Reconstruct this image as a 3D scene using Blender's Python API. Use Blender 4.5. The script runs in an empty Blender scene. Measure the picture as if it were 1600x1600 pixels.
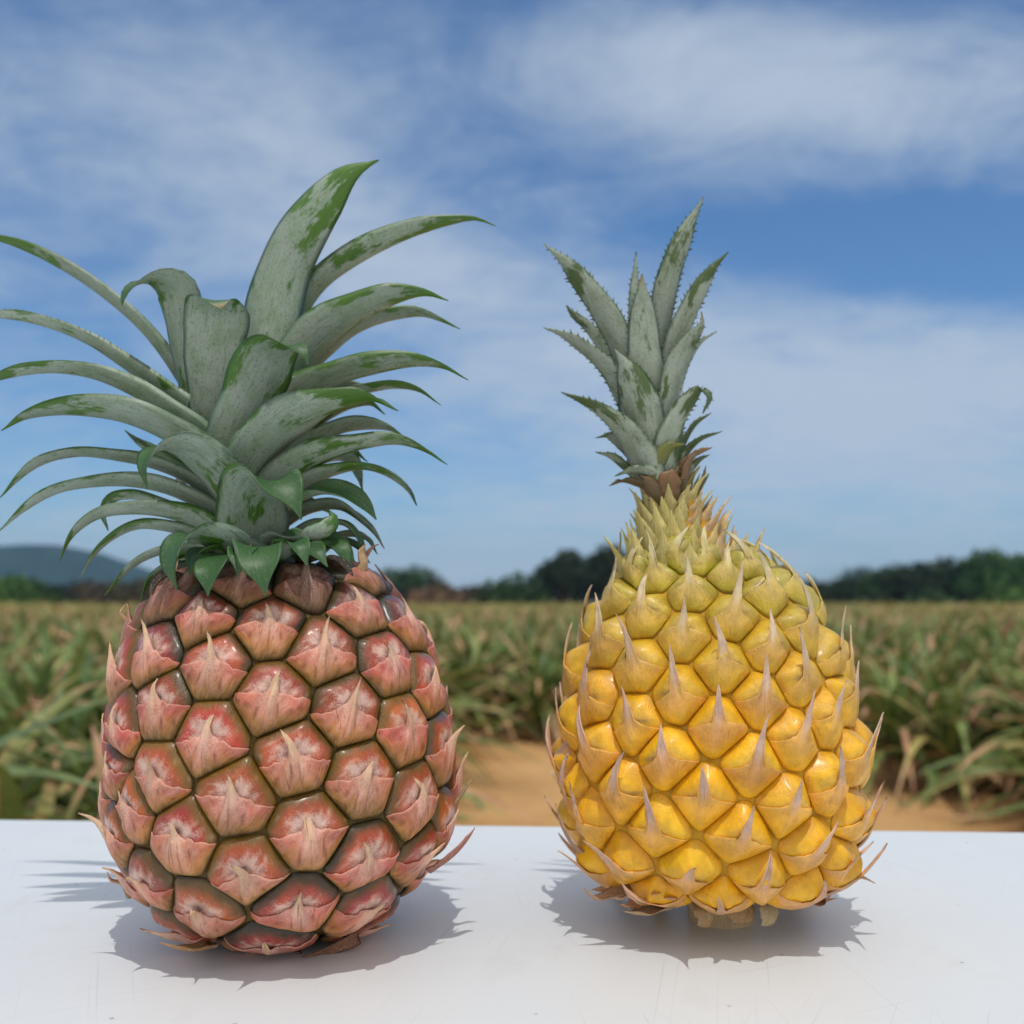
import bpy, math, random
import numpy as np
from mathutils import Vector
from mathutils.bvhtree import BVHTree
R = math.radians
rng = np.random.default_rng(11)
random.seed(11)
scene = bpy.context.scene
COL = scene.collection

# ------------------------------------------------------------------ camera
F = 1604.0; PITCH = R(5.0)
TZ = 0.84                    # table top height
CZ = TZ + 0.108              # camera height
cam_d = bpy.data.cameras.new('camera')
cam = bpy.data.objects.new('camera', cam_d); COL.objects.link(cam)
cam.location = (0, 0, CZ); cam.rotation_euler = (R(90) + PITCH, 0, 0)
cam_d.sensor_width = 36; cam_d.lens = 36 * F / 1600
cam_d.clip_start = 0.01; cam_d.clip_end = 6000
cam_d.dof.use_dof = True; cam_d.dof.focus_distance = 0.305; cam_d.dof.aperture_fstop = 12.5
scene.camera = cam
CT, ST = math.cos(PITCH), math.sin(PITCH)
def P(px, py, Y):
    a = (px - 800) / F; b = (800 - py) / F
    dy = CT - b * ST; dz = ST + b * CT
    k = Y / dy
    return np.array([a * k, Y, CZ + dz * k])
def ray(px, py):
    a = (px - 800) / F; b = (800 - py) / F
    return Vector((a, CT - b * ST, ST + b * CT)).normalized()

# ------------------------------------------------------------------ helpers
def mesh_np(name, V, quads=None, tris=None, smooth=True):
    me = bpy.data.meshes.new(name)
    V = np.asarray(V, dtype=np.float32)
    nq = 0 if quads is None else len(quads); nt = 0 if tris is None else len(tris)
    me.vertices.add(len(V)); me.vertices.foreach_set('co', V.ravel())
    loops = []
    if nq: loops.append(np.asarray(quads, dtype=np.int32).ravel())
    if nt: loops.append(np.asarray(tris, dtype=np.int32).ravel())
    L = np.concatenate(loops)
    me.loops.add(len(L)); me.loops.foreach_set('vertex_index', L)
    starts = np.concatenate([np.arange(nq) * 4, nq * 4 + np.arange(nt) * 3]).astype(np.int32)
    tot = np.concatenate([np.full(nq, 4), np.full(nt, 3)]).astype(np.int32)
    me.polygons.add(nq + nt)
    me.polygons.foreach_set('loop_start', starts); me.polygons.foreach_set('loop_total', tot)
    me.polygons.foreach_set('use_smooth', np.full(nq + nt, smooth, dtype=bool))
    me.update(calc_edges=True); me.validate()
    return me
def set_col(me, C, name='col'):
    a = me.color_attributes.new(name, 'FLOAT_COLOR', 'POINT')
    C = np.asarray(C, dtype=np.float32)
    if C.shape[1] == 3: C = np.concatenate([C, np.ones((len(C), 1), np.float32)], 1)
    a.data.foreach_set('color', C.ravel())
def set_vec(me, name, A):
    a = me.attributes.new(name, 'FLOAT_VECTOR', 'POINT')
    a.data.foreach_set('vector', np.asarray(A, dtype=np.float32).ravel())
def link(name, me, mat=None, parent=None):
    o = bpy.data.objects.new(name, me); COL.objects.link(o)
    if mat is not None and me is not None: me.materials.append(mat)
    if parent is not None: o.parent = parent
    return o
def empty(name, loc, label, cat, group=None):
    o = bpy.data.objects.new(name, None); COL.objects.link(o)
    o.location = loc; o.empty_display_size = 0.02
    o['label'] = label; o['category'] = cat
    if group: o['group'] = group
    return o
def tag(o, label=None, cat=None, group=None, kind=None):
    if label: o['label'] = label
    if cat: o['category'] = cat
    if group: o['group'] = group
    if kind: o['kind'] = kind
    return o
def sstep(a, b, x):
    t = np.clip((x - a) / (b - a), 0, 1); return t * t * (3 - 2 * t)
def lerp(a, b, t): return a + (b - a) * t

class N:                     # tiny node helper
    def __init__(s, name):
        s.m = bpy.data.materials.new(name); s.m.use_nodes = True
        s.t = s.m.node_tree; s.b = s.t.nodes['Principled BSDF']; s.out = s.t.nodes['Material Output']
    def n(s, typ, **kw):
        x = s.t.nodes.new(typ)
        for k, v in kw.items():
            if k in x.inputs: s.set(x.inputs[k], v)
            else: setattr(x, k, v)
        return x
    def set(s, sock, v):
        if isinstance(v, bpy.types.NodeSocket): s.t.links.new(v, sock)
        else: sock.default_value = v
    def attr(s, name, out='Color'):
        return s.n('ShaderNodeAttribute', attribute_name=name).outputs[out]
    def mix(s, fac, a, b, blend='MIX'):
        x = s.t.nodes.new('ShaderNodeMix'); x.data_type = 'RGBA'; x.blend_type = blend
        s.set(x.inputs[0], fac); s.set(x.inputs[6], a); s.set(x.inputs[7], b)
        return x.outputs[2]
    def math(s, op, a, b=0.0, c=0.0, clamp=False):
        x = s.t.nodes.new('ShaderNodeMath'); x.operation = op; x.use_clamp = clamp
        s.set(x.inputs[0], a); s.set(x.inputs[1], b); s.set(x.inputs[2], c)
        return x.outputs[0]
    def noise(s, vec, scale, detail=3, rough=0.55, out=0):
        x = s.n('ShaderNodeTexNoise'); s.set(x.inputs['Vector'], vec)
        x.inputs['Scale'].default_value = scale; x.inputs['Detail'].default_value = detail
        x.inputs['Roughness'].default_value = rough
        return x.outputs[out]
    def ramp(s, fac, lo, hi):
        x = s.t.nodes.new('ShaderNodeMapRange'); x.interpolation_type = 'SMOOTHSTEP'
        s.set(x.inputs[0], fac); s.set(x.inputs[1], lo); s.set(x.inputs[2], hi)
        x.inputs[3].default_value = 0; x.inputs[4].default_value = 1
        return x.outputs[0]
    def scale(s, vec, xyz):
        x = s.t.nodes.new('ShaderNodeVectorMath'); x.operation = 'MULTIPLY'
        s.set(x.inputs[0], vec); x.inputs[1].default_value = xyz
        return x.outputs[0]
    def bump(s, h, strength, dist):
        x = s.n('ShaderNodeBump'); s.set(x.inputs['Height'], h)
        x.inputs['Strength'].default_value = strength; x.inputs['Distance'].default_value = dist
        s.t.links.new(x.outputs[0], s.b.inputs['Normal'])
    def obj(s): return s.n('ShaderNodeTexCoord').outputs['Object']
    def base(s, v): s.set(s.b.inputs['Base Color'], v)
    def p(s, **kw):
        for k, v in kw.items(): s.set(s.b.inputs[k.replace('_', ' ')], v)

# ------------------------------------------------------------------ materials
def mat_flesh(name, rough, coat, frost, frostcol, sss=0.0, lines=0.0):
    """fruit skin: vertex colour plus pores, powdery speckle (alpha of 'col' = how much) and fine lines"""
    k = N(name); pos = k.obj(); c = k.attr('col'); al = k.attr('col', 'Alpha'); uv = k.attr('cell', 'Vector')
    big = k.noise(pos, 180, 4)
    c1 = k.mix(k.ramp(big, 0.35, 0.7), k.mix(1.0, c, (0.82, 0.79, 0.76, 1), 'MULTIPLY'), k.mix(1.0, c, (1.12, 1.1, 1.08, 1), 'MULTIPLY'))
    sp = k.noise(pos, 2300, 2, 0.6)
    spm = k.math('MULTIPLY', k.ramp(k.math('ADD', sp, k.math('MULTIPLY', al, 0.22)), 0.60, 0.74), frost)
    spm = k.math('MULTIPLY', spm, k.ramp(al, 0.02, 0.5))
    c2 = k.mix(spm, c1, frostcol)
    pits = k.noise(pos, 900, 3, 0.7)
    c3 = k.mix(k.math('MULTIPLY', k.ramp(pits, 0.60, 0.72), 0.45), c2, k.mix(1.0, c2, (0.45, 0.32, 0.22, 1), 'MULTIPLY'))
    if lines:
        ln = k.noise(k.scale(uv, (16, 1.6, 1)), 1.0, 3, 0.6)
        lm = k.math('MULTIPLY', k.ramp(ln, 0.60, 0.72), lines)
        c3 = k.mix(lm, c3, k.mix(1.0, c3, (0.38, 0.24, 0.2, 1), 'MULTIPLY'))
        ln2 = k.noise(k.scale(uv, (22, 1.3, 1)), 1.7, 2, 0.5)
        c3 = k.mix(k.math('MULTIPLY', k.ramp(ln2, 0.56, 0.7), 0.35), c3, k.mix(0.5, c3, (0.75, 0.58, 0.45, 1)))
    k.base(c3)
    k.p(Roughness=k.math('ADD', k.math('MULTIPLY', sp, 0.2), rough - 0.1), Coat_Weight=coat, Coat_Roughness=0.22, Specular_IOR_Level=0.45)
    if sss:
        k.p(Subsurface_Weight=sss, Subsurface_Radius=(0.004, 0.002, 0.0008), Subsurface_Scale=1.0)
    wr = k.noise(k.scale(uv, (9, 2.2, 1)), 1.3, 4, 0.6)
    k.bump(k.math('ADD', k.math('ADD', k.math('MULTIPLY', sp, 0.4), big), k.math('MULTIPLY', wr, 1.2 if lines else 0.5)), 0.55, 0.0008)
    return k.m
M_RED_EYE = mat_flesh('red_eye_skin', 0.36, 0.32, 0.55, (0.84, 0.60, 0.52, 1))
M_RED_BRACT = mat_flesh('red_bract_skin', 0.52, 0.05, 0.4, (0.86, 0.62, 0.53, 1), lines=0.8)
M_YEL_EYE = mat_flesh('yellow_eye_skin', 0.34, 0.25, 0.3, (0.80, 0.60, 0.30, 1), sss=0.12)
M_YEL_BRACT = mat_flesh('yellow_bract_skin', 0.42, 0.08, 0.10, (0.92, 0.68, 0.36, 1), lines=0.42)
M_CORE = mat_flesh('groove_skin', 0.7, 0.0, 0.0, (0.4, 0.3, 0.2, 1))

def mat_leaf(name, green, dark, frost_thr, streak=0.5):
    """crown leaf: 'col' = powdery grey skin, 'lf' = (across, along in cm, rub), alpha of col = 1 on the inner face"""
    k = N(name); c = k.attr('col'); inner = k.attr('col', 'Alpha'); lf = k.attr('lf', 'Vector')
    sx = k.n('ShaderNodeSeparateXYZ'); k.set(sx.inputs[0], lf); rub = sx.outputs[2]
    pos = k.obj(); xy = k.scale(lf, (1, 1, 0))
    vec = k.n('ShaderNodeVectorMath', operation='ADD'); k.set(vec.inputs[0], k.scale(xy, (1.0, 1.0, 1)));
    oi = k.n('ShaderNodeObjectInfo')
    cmb = k.n('ShaderNodeCombineXYZ'); k.set(cmb.inputs[2], k.math('MULTIPLY', oi.outputs['Random'], 40.0)); k.set(vec.inputs[1], cmb.outputs[0])
    v = vec.outputs[0]
    patch = k.noise(k.scale(v, (1.15, 0.40, 1)), 1.0, 8, 0.66)
    fine = k.noise(k.scale(v, (48, 1.4, 1)), 1.0, 3, 0.6)
    pm = k.ramp(k.math('ADD', k.math('ADD', patch, rub), k.math('MULTIPLY', k.math('SUBTRACT', fine, 0.5), 0.16)), frost_thr - 0.01, frost_thr + 0.045)
    dots = k.noise(pos, 1100, 3, 0.7)
    grey = k.mix(k.math('MULTIPLY', k.ramp(fine, 0.35, 0.7), streak), k.mix(1.0, c, (0.62, 0.72, 0.60, 1), 'MULTIPLY'), c)
    blot = k.noise(k.scale(v, (2.2, 1.2, 1)), 1.0, 4, 0.6)
    grey = k.mix(k.math('MULTIPLY', k.ramp(blot, 0.40, 0.72), 0.75), grey, k.mix(0.5, grey, green))
    scr = k.noise(k.scale(v, (9, 0.55, 1)), 1.3, 4, 0.65)
    grey = k.mix(k.math('MULTIPLY', k.ramp(scr, 0.60, 0.68), 0.55), grey, k.mix(0.75, grey, (0.05, 0.075, 0.03, 1)))
    grey = k.mix(k.math('MULTIPLY', k.ramp(dots, 0.54, 0.66), 0.65), grey, k.mix(0.7, grey, (0.05, 0.09, 0.03, 1)))
    gr = k.mix(k.ramp(fine, 0.3, 0.75), green, k.mix(1.0, green, (0.55, 0.62, 0.6, 1), 'MULTIPLY'))
    outer = k.mix(pm, grey, gr)
    inn = k.mix(k.math('MULTIPLY', k.ramp(dots, 0.55, 0.68), 0.22), k.mix(k.ramp(fine, 0.3, 0.75), dark, k.mix(0.5, dark, green)), (0.34, 0.44, 0.36, 1))
    k.base(k.mix(inner, outer, inn))
    k.p(Roughness=0.42, Specular_IOR_Level=0.5)
    k.bump(k.math('ADD', fine, k.math('MULTIPLY', dots, 0.4)), 0.25, 0.0005)
    return k.m
M_RLEAF = mat_leaf('crown_leaf_red_fruit', (0.085, 0.21, 0.025, 1), (0.030, 0.088, 0.038, 1), 0.568, 0.6)
M_YLEAF = mat_leaf('crown_leaf_yellow_fruit', (0.085, 0.14, 0.04, 1), (0.07, 0.13, 0.06, 1), 0.565, 0.4)

def mat_vcol(name, rough=0.6, nscale=40, lo=0.7, hi=1.2, spec=0.3, trans=0.0):
    k = N(name); c = k.attr('col'); nz = k.noise(k.obj(), nscale, 3)
    k.base(k.mix(k.ramp(nz, 0.3, 0.7), k.mix(1.0, c, (lo, lo, lo, 1), 'MULTIPLY'), k.mix(1.0, c, (hi, hi, hi, 1), 'MULTIPLY')))
    k.p(Roughness=rough, Specular_IOR_Level=spec)
    if trans:
        tr = k.n('ShaderNodeBsdfTranslucent'); k.set(tr.inputs['Color'], c)
        mx = k.n('ShaderNodeMixShader'); mx.inputs[0].default_value = trans
        k.t.links.new(k.b.outputs[0], mx.inputs[1]); k.t.links.new(tr.outputs[0], mx.inputs[2])
        k.t.links.new(mx.outputs[0], k.out.inputs[0])
    return k.m
M_PLANT = mat_vcol('field_leaf', 0.45, 12, 0.7, 1.25, 0.4, 0.18)
M_TREE = mat_vcol('tree_leaf', 0.6, 0.7, 0.6, 1.3, 0.25, 0.2)
def mat_dry():
    k = N('dry_bract'); c = k.attr('col'); lf = k.attr('lf', 'Vector')
    ln = k.noise(k.scale(lf, (30, 1.2, 0)), 1.0, 3, 0.6); sp = k.noise(k.obj(), 1400, 3, 0.6)
    x = k.mix(k.ramp(ln, 0.3, 0.7), k.mix(1.0, c, (0.66, 0.62, 0.55, 1), 'MULTIPLY'), k.mix(1.0, c, (1.12, 1.12, 1.12, 1), 'MULTIPLY'))
    x = k.mix(k.math('MULTIPLY', k.ramp(sp, 0.55, 0.7), 0.35), x, (0.80, 0.74, 0.55, 1))
    x = k.mix(k.math('MULTIPLY', k.ramp(sp, 0.45, 0.32), 0.35), x, k.mix(1.0, c, (0.45, 0.36, 0.26, 1), 'MULTIPLY'))
    k.base(x); k.p(Roughness=0.7, Specular_IOR_Level=0.2); k.bump(ln, 0.3, 0.0006); return k.m
M_DRY = mat_dry()
def mat_bark():
    k = N('bark'); nz = k.noise(k.scale(k.obj(), (6, 6, 1.5)), 3, 5)
    k.base(k.mix(k.ramp(nz, 0.3, 0.7), (0.045, 0.032, 0.022, 1), (0.14, 0.10, 0.07, 1))); k.p(Roughness=0.9); return k.m
M_BARK = mat_bark()
def mat_table():
    k = N('white_table_top'); pos = k.obj()
    big = k.noise(pos, 5, 4)
    c = k.mix(k.ramp(big, 0.3, 0.7), (0.715, 0.755, 0.79, 1), (0.77, 0.80, 0.825, 1))
    # hairline scratches: long thin streaks in several directions, only in patches
    for i, (ang, ln, fq) in enumerate(((1.15, 9, 900), (1.42, 7, 1000), (1.72, 8, 860), (2.0, 10, 950), (0.5, 12, 1100))):
        mp = k.n('ShaderNodeMapping'); k.set(mp.inputs['Vector'], pos); mp.inputs['Rotation'].default_value = (0, 0, -ang); mp.inputs['Location'].default_value = (i * 3.7, i * 1.3, 0)
        line = k.ramp(k.noise(k.scale(mp.outputs[0], (ln, fq, 1)), 1.0, 0, 0.4), 0.765, 0.82)
        gate = k.ramp(k.noise(pos, 9 + i, 2), 0.46, 0.56)
        c = k.mix(k.math('MULTIPLY', k.math('MULTIPLY', line, gate), 0.17), c, (0.36, 0.33, 0.30, 1))
    vor = k.n('ShaderNodeTexVoronoi'); k.set(vor.inputs['Vector'], pos); vor.inputs['Scale'].default_value = 85
    dot = k.ramp(vor.outputs['Distance'], 0.075, 0.03)
    gate = k.ramp(k.noise(pos, 23, 2), 0.55, 0.60)
    c = k.mix(k.math('MULTIPLY', k.math('MULTIPLY', dot, gate), 0.6), c, (0.20, 0.16, 0.12, 1))
    smear = k.noise(k.scale(pos, (7, 4, 1)), 5, 5, 0.65)
    c = k.mix(k.math('MULTIPLY', k.ramp(smear, 0.55, 0.75), 0.22), c, (0.58, 0.57, 0.55, 1))
    k.base(c); k.p(Roughness=k.math('ADD', k.math('MULTIPLY', smear, 0.25), 0.28), Specular_IOR_Level=0.35)
    k.bump(k.noise(pos, 60, 3), 0.06, 0.002)
    return k.m
M_TABLE = mat_table()
def mat_soil():
    k = N('sandy_soil'); pos = k.obj()
    a = k.noise(pos, 1.3, 6, 0.6); b = k.noise(pos, 22, 5, 0.65)
    c = k.mix(k.ramp(a, 0.3, 0.7), (0.58, 0.325, 0.130, 1), (0.72, 0.43, 0.190, 1))
    c = k.mix(k.math('MULTIPLY', k.ramp(b, 0.5, 0.75), 0.5), c, (0.28, 0.16, 0.07, 1))
    k.base(c); k.p(Roughness=0.95, Specular_IOR_Level=0.1)
    k.bump(k.math('ADD', b, a), 0.9, 0.03); return k.m
M_SOIL = mat_soil()
def mat_hill():
    k = N('wooded_hill'); pos = k.obj(); a = k.noise(pos, 0.05, 6, 0.65)
    k.base(k.mix(k.ramp(a, 0.35, 0.65), (0.010, 0.024, 0.016, 1), (0.028, 0.052, 0.030, 1))); k.p(Roughness=0.9, Specular_IOR_Level=0.1)
    k.bump(a, 1.0, 6.0); return k.m
M_HILL = mat_hill()
def mat_plain(name, col, rough):
    k = N(name); nz = k.noise(k.obj(), 30, 4)
    k.base(k.mix(nz, tuple(x * 0.8 for x in col) + (1,), col + (1,))); k.p(Roughness=rough); return k.m
M_LEG = mat_plain('table_leg_metal', (0.5, 0.5, 0.5), 0.4)

# ------------------------------------------------------------------ ground
def ground():
    n = 60
    g = np.sinh(np.linspace(-1, 1, n) * 6.5) / np.sinh(6.5) * 3000
    X, Yg = np.meshgrid(g, g + 3.0)
    V = np.stack([X.ravel(), Yg.ravel(), np.zeros(n * n)], 1)
    V[:, 2] = np.where(np.hypot(V[:, 0], V[:, 1]) < 60, 0.01 * np.sin(V[:, 0] * 2.1) * np.cos(V[:, 1] * 1.7), 0)
    i = np.arange(n - 1); I, J = np.meshgrid(i, i); a = (J * n + I).ravel()
    q = np.stack([a, a + 1, a + n + 1, a + n], 1)
    tag(link('ground', mesh_np('ground', V, q), M_SOIL), kind='structure')
ground()

# ------------------------------------------------------------------ table
def table():
    yaw = R(-3.3); c, s = math.cos(yaw), math.sin(yaw)
    rt = empty('table', (0, 0.1, 0), 'white scratched table top carrying the two pineapples', 'table')
    import bmesh
    w, y0, y1, th = 0.9, -0.5, 0.4105, 0.035
    bm = bmesh.new(); bmesh.ops.create_cube(bm, size=1)
    for v in bm.verts:
        v.co = Vector((v.co.x * 2 * w, y0 + (v.co.y + .5) * (y1 - y0), TZ - th + (v.co.z + .5) * th))
    bmesh.ops.bevel(bm, geom=list(bm.edges), offset=0.004, segments=3, affect='EDGES')
    for f in bm.faces: f.smooth = True
    me = bpy.data.meshes.new('tabletop'); bm.to_mesh(me); bm.free()
    o = link('tabletop', me, M_TABLE, rt)
    md = o.modifiers.new('wn', 'WEIGHTED_NORMAL')
    for sx in (-0.8, 0.8):
        for yy in (-0.42, 0.33):
            bm = bmesh.new()
            bmesh.ops.create_cone(bm, cap_ends=True, segments=20, radius1=0.016, radius2=0.018, depth=TZ - th)
            for v in bm.verts: v.co += Vector((sx, yy, (TZ - th) / 2))
            m2 = bpy.data.meshes.new('leg'); bm.to_mesh(m2); bm.free()
            link('leg', m2, M_LEG, rt)
    rt.rotation_euler[2] = yaw
table()

# ------------------------------------------------------------------ fruit surface
def make_surface(sections, Y0, nring=150, nth=160):
    """sections: list of (z above the table, centre x, radius); returns smooth lathe grid with drifting centre"""
    S = np.array(sections, float); z, cx, r = S[:, 0], S[:, 1], S[:, 2]
    d = np.r_[0, np.cumsum(np.hypot(np.diff(z), np.diff(r)))]
    t = np.linspace(0, d[-1], nring)
    def spl(y):           # monotone-ish cubic (Catmull) on arc length
        m = np.gradient(y, d); i = np.clip(np.searchsorted(d, t) - 1, 0, len(d) - 2)
        h = d[i + 1] - d[i]; u = (t - d[i]) / h
        return (2*u**3-3*u**2+1)*y[i] + (u**3-2*u**2+u)*h*m[i] + (-2*u**3+3*u**2)*y[i+1] + (u**3-u**2)*h*m[i+1]
    zz, cc, rr = spl(z), spl(cx), np.maximum(spl(r), 1e-5)
    th = np.linspace(0, 2 * math.pi, nth, endpoint=False)
    V = np.zeros((nring, nth, 3))
    V[..., 0] = cc[:, None] + rr[:, None] * np.cos(th); V[..., 1] = Y0 - rr[:, None] * np.sin(th); V[..., 2] = TZ + zz[:, None]
    a = np.arange(nring - 1)[:, None] * nth; j = np.arange(nth)[None, :]; jn = (j + 1) % nth
    q = np.stack([a + j, a + nth + j, a + nth + jn, a + jn], -1).reshape(-1, 4)
    du = np.gradient(V, axis=0); dv = np.roll(V, -1, 1) - np.roll(V, 1, 1)
    Nn = np.cross(du, dv); Nn /= np.linalg.norm(Nn, axis=2, keepdims=True) + 1e-12
    ctr = np.stack([cc, np.full(nring, Y0), TZ + zz], 1)[:, None, :]
    V2, N2 = V.reshape(-1, 3), Nn.reshape(-1, 3)
    if np.sum((V - ctr) * Nn) < 0: N2 = -N2
    tree = BVHTree.FromPolygons([tuple(v) for v in V2], [tuple(int(x) for x in f) for f in q])
    return dict(V=V2, N=N2, q=q, tree=tree)
def on_surface(S, p):
    loc, nrm, idx, dist = S['tree'].find_nearest(Vector(p))
    f = S['q'][idx]; pv = S['V'][f]; w = 1 / (np.sum((pv - np.array(loc))**2, 1) + 1e-9)
    n = (S['N'][f] * w[:, None]).sum(0); n /= np.linalg.norm(n) + 1e-12
    return np.array(loc), n

def seeds_from(S, pix, spacing, zlo, zhi, nmax):
    pts = []
    for (px, py) in pix:
        d = ray(px, py)
        loc, nrm, idx, dist = S['tree'].ray_cast(Vector((0, 0, CZ)), d)
        if loc is not None: pts.append(np.array(loc))
    pts = np.array(pts); nf = len(pts)
    # area-weighted samples of the whole skin
    q = S['q']; A = S['V'][q[:, 0]]; B = S['V'][q[:, 1]]; C = S['V'][q[:, 2]]; D = S['V'][q[:, 3]]
    ar = np.linalg.norm(np.cross(C - A, D - B), axis=1)
    k = rng.choice(len(q), 9000, p=ar / ar.sum()); u, v = rng.random((2, 9000))
    smp = (A[k] * ((1-u)*(1-v))[:, None] + B[k] * (u*(1-v))[:, None] + C[k] * (u*v)[:, None] + D[k] * ((1-u)*v)[:, None])
    smp = smp[(smp[:, 2] > TZ + zlo) & (smp[:, 2] < TZ + zhi)]
    dm = np.min(np.linalg.norm(smp[:, None] - pts[None], axis=2), axis=1)
    while len(pts) < nmax:
        i = int(np.argmax(dm))
        if dm[i] < spacing * 0.80: break
        pts = np.vstack([pts, smp[i]]); dm = np.minimum(dm, np.linalg.norm(smp - smp[i], axis=1))
    for it in range(14):   # Lloyd relaxation; the eyes read off the photograph barely move
        own = np.argmin(np.linalg.norm(smp[:, None] - pts[None], axis=2), axis=1)
        for i in range(len(pts)):
            s = smp[own == i]
            if len(s): pts[i] = lerp(pts[i], s.mean(0), 0.7 if i >= nf else 0.02)
    out = [on_surface(S, p) for p in pts]
    return np.array([o[0] for o in out]), np.array([o[1] for o in out]), nf

RHO = np.array([.10, .2, .3, .4, .5, .6, .69, .77, .84, .89, .93, .96, .985, 1.0])
NT = 44
def hnoise(x, y, ph):       # cheap smooth pseudo-noise
    return (np.sin(x * 3.1 + ph) * np.cos(y * 2.7 + ph * 1.7) + 0.6 * np.sin(x * 6.7 - y * 5.3 + ph * 2.3) + 0.4 * np.cos(x * 11.3 + y * 9.1 - ph)) / 2

def build_eyes(S, pts, nrm, fruit, sp, style, colour_eye, colour_bract, m_eye, m_bract, place_label=None):
    top = np.array([0, 0, 1.0])
    for i in range(len(pts)):
        p, n = pts[i], nrm[i]
        v = top - n * n.dot(top)
        if np.linalg.norm(v) < 0.25: v = v + np.array([0, 0.3, 0]) * 1.0; v -= n * n.dot(v)
        v /= np.linalg.norm(v); h = np.cross(v, n)
        rs = np.random.default_rng(1000 + i)
        tilt = rs.normal(0, 0.10); h, v = h * math.cos(tilt) + v * math.sin(tilt), v * math.cos(tilt) - h * math.sin(tilt)
        d = pts - p; L = np.linalg.norm(d, axis=1); ok = (L > 1e-6) & (L < sp * 2.8) & (nrm @ n > -0.2)
        d, L = d[ok], L[ok]; dt = d - np.outer(d @ n, n); dt *= (L / (np.linalg.norm(dt, axis=1) + 1e-9))[:, None]
        dx, dy = dt @ h, dt @ v
        def bnd(th):
            e = np.outer(np.cos(th), dx) + np.outer(np.sin(th), dy)
            x = np.where(e > 1e-6, (L**2 / 2)[None] / np.maximum(e, 1e-6), 1e3)
            x = np.concatenate([x, (sp * np.where(np.sin(th) > 0, 0.60, 0.60 + 0.25 * np.abs(np.sin(th))))[:, None]], 1)
            return (x**-style['p']).sum(1)**(-1 / style['p']) * style['fill']
        ph = rs.uniform(0, 40); hh = style['h'] * rs.uniform(0.85, 1.15)
        def dome(un, vn):
            rho = np.minimum(np.hypot(un, vn), 1.0)
            H = hh * (1 - rho**style['pow'])**style['pw2'] - style['sink']
            H = H - style['dimple'] * np.exp(-((un / .42)**2 + ((vn - .12) / .22)**2)) + style['upper'] * np.exp(-((un / .62)**2 + ((vn - .36) / .40)**2)) * (1 - rho**4)
            return H + 0.00045 * hnoise(un * 1.6, vn * 1.6, ph) * (1 - rho**3)
        def place(un, vn, H):
            th = np.arctan2(vn, un); rho = np.hypot(un, vn); b = bnd(th)
            out = np.zeros((len(un), 3))
            for k in range(len(un)):
                q0 = p + (h * math.cos(th[k]) + v * math.sin(th[k])) * (rho[k] * b[k])
                loc, nn = on_surface(S, q0)
                out[k] = loc + nn * H[k]
            return out
        # --- the eye: a rounded plump cell
        th = np.linspace(0, 2 * math.pi, NT, endpoint=False)
        un = np.r_[0, np.outer(RHO, np.cos(th)).ravel()]; vn = np.r_[0, np.outer(RHO, np.sin(th)).ravel()]
        V = place(un, vn, dome(un, vn))
        nr = len(RHO); j = np.arange(NT); jn = (j + 1) % NT
        tris = np.stack([np.zeros(NT, int), 1 + j, 1 + jn], 1)
        q = np.concatenate([np.stack([1 + r * NT + j, 1 + (r + 1) * NT + j, 1 + (r + 1) * NT + jn, 1 + r * NT + jn], 1) for r in range(nr - 1)])
        me = mesh_np('eye', V, q, tris)
        set_col(me, colour_eye(un, vn, p, n, rs, ph)); set_vec(me, 'cell', np.stack([un, vn, np.full(len(un), ph)], 1))
        link('eye', me, m_eye, fruit)
        # --- its bract: a leathery scale over the lower half, drawn out into a point
        a1 = np.array([0, .03, .06, .09, .12, .16, .21, .27, .34, .43, .53, .64, .76, .88, 1.0]); a = np.r_[-a1[:0:-1], a1]
        nb = 13; bb = np.linspace(0, 1, nb)
        half = R(style['half'] + rs.normal(0, 4)); ang = -math.pi / 2 + a * half
        bu, bv = np.cos(ang), np.sin(ang)
        cu, cv = math.sin(half), -math.cos(half)
        lean = rs.normal(0, style['lean']); Ssp = style['spike'] * rs.uniform(0.65, 1.3) * (style['grow'](p) if 'grow' in style else 1)
        w = style['sw']; edge = cv + (style['mid'] - cv) * (1 - np.abs(a))**style['ten']
        sk = np.clip(1 - np.abs(a) / w, 0, 1)**style['sp']
        edge = edge + style['wavy'] * (hnoise(a * 2.2, a * 0 + ph, ph) + 0.6 * hnoise(a * 6, a * 0 - ph, ph)) * (1 - sk) * (1 - np.abs(a)**6)
        if style['teeth']: edge = edge + sk**0.3 * (1 - sk) * rs.normal(0, 0.035, len(a))
        eu = a * cu * 0.98; ev = edge
        UU, VV, TT, LL = [], [], [], []
        for k, b in enumerate(bb):
            uu = lerp(bu, eu, b); vv = lerp(bv, ev, b)
            spk = 0.0
            kk = sk * max(0, (b - 0.5) / 0.5)
            UU.append(uu); VV.append(vv + spk); TT.append(kk)
            LL.append(0.00025 + style['edge'] * b**2 * (1 - 0.5 * np.abs(a)**3))
        UU, VV, TT, LL = map(np.concatenate, (UU, VV, TT, LL))
        lift = style['lift'] * rs.uniform(0.3, 1.5)
        Hd = dome(UU, VV); H = Hd + np.maximum(hh * style['stand'] - style['sink'] - Hd, 0) * sstep(0.05, 0.5, TT) + LL + 0.0004 * TT + style['ridge'] * np.exp(-(UU / (.10 + .10 * np.clip(-VV, 0, 1)))**2) * np.clip(VV + 0.9, 0, 1) * (1 - TT)
        Vb = place(UU, VV, H)
        # the drawn-out point: a stiff tapering spike standing up and a little away from the skin
        Lsp = style['len'] * rs.uniform(0.65, 1.35); out_ = style['out'] * rs.uniform(0.5, 1.5)
        bend = rs.normal(0, style['hook'])
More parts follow.
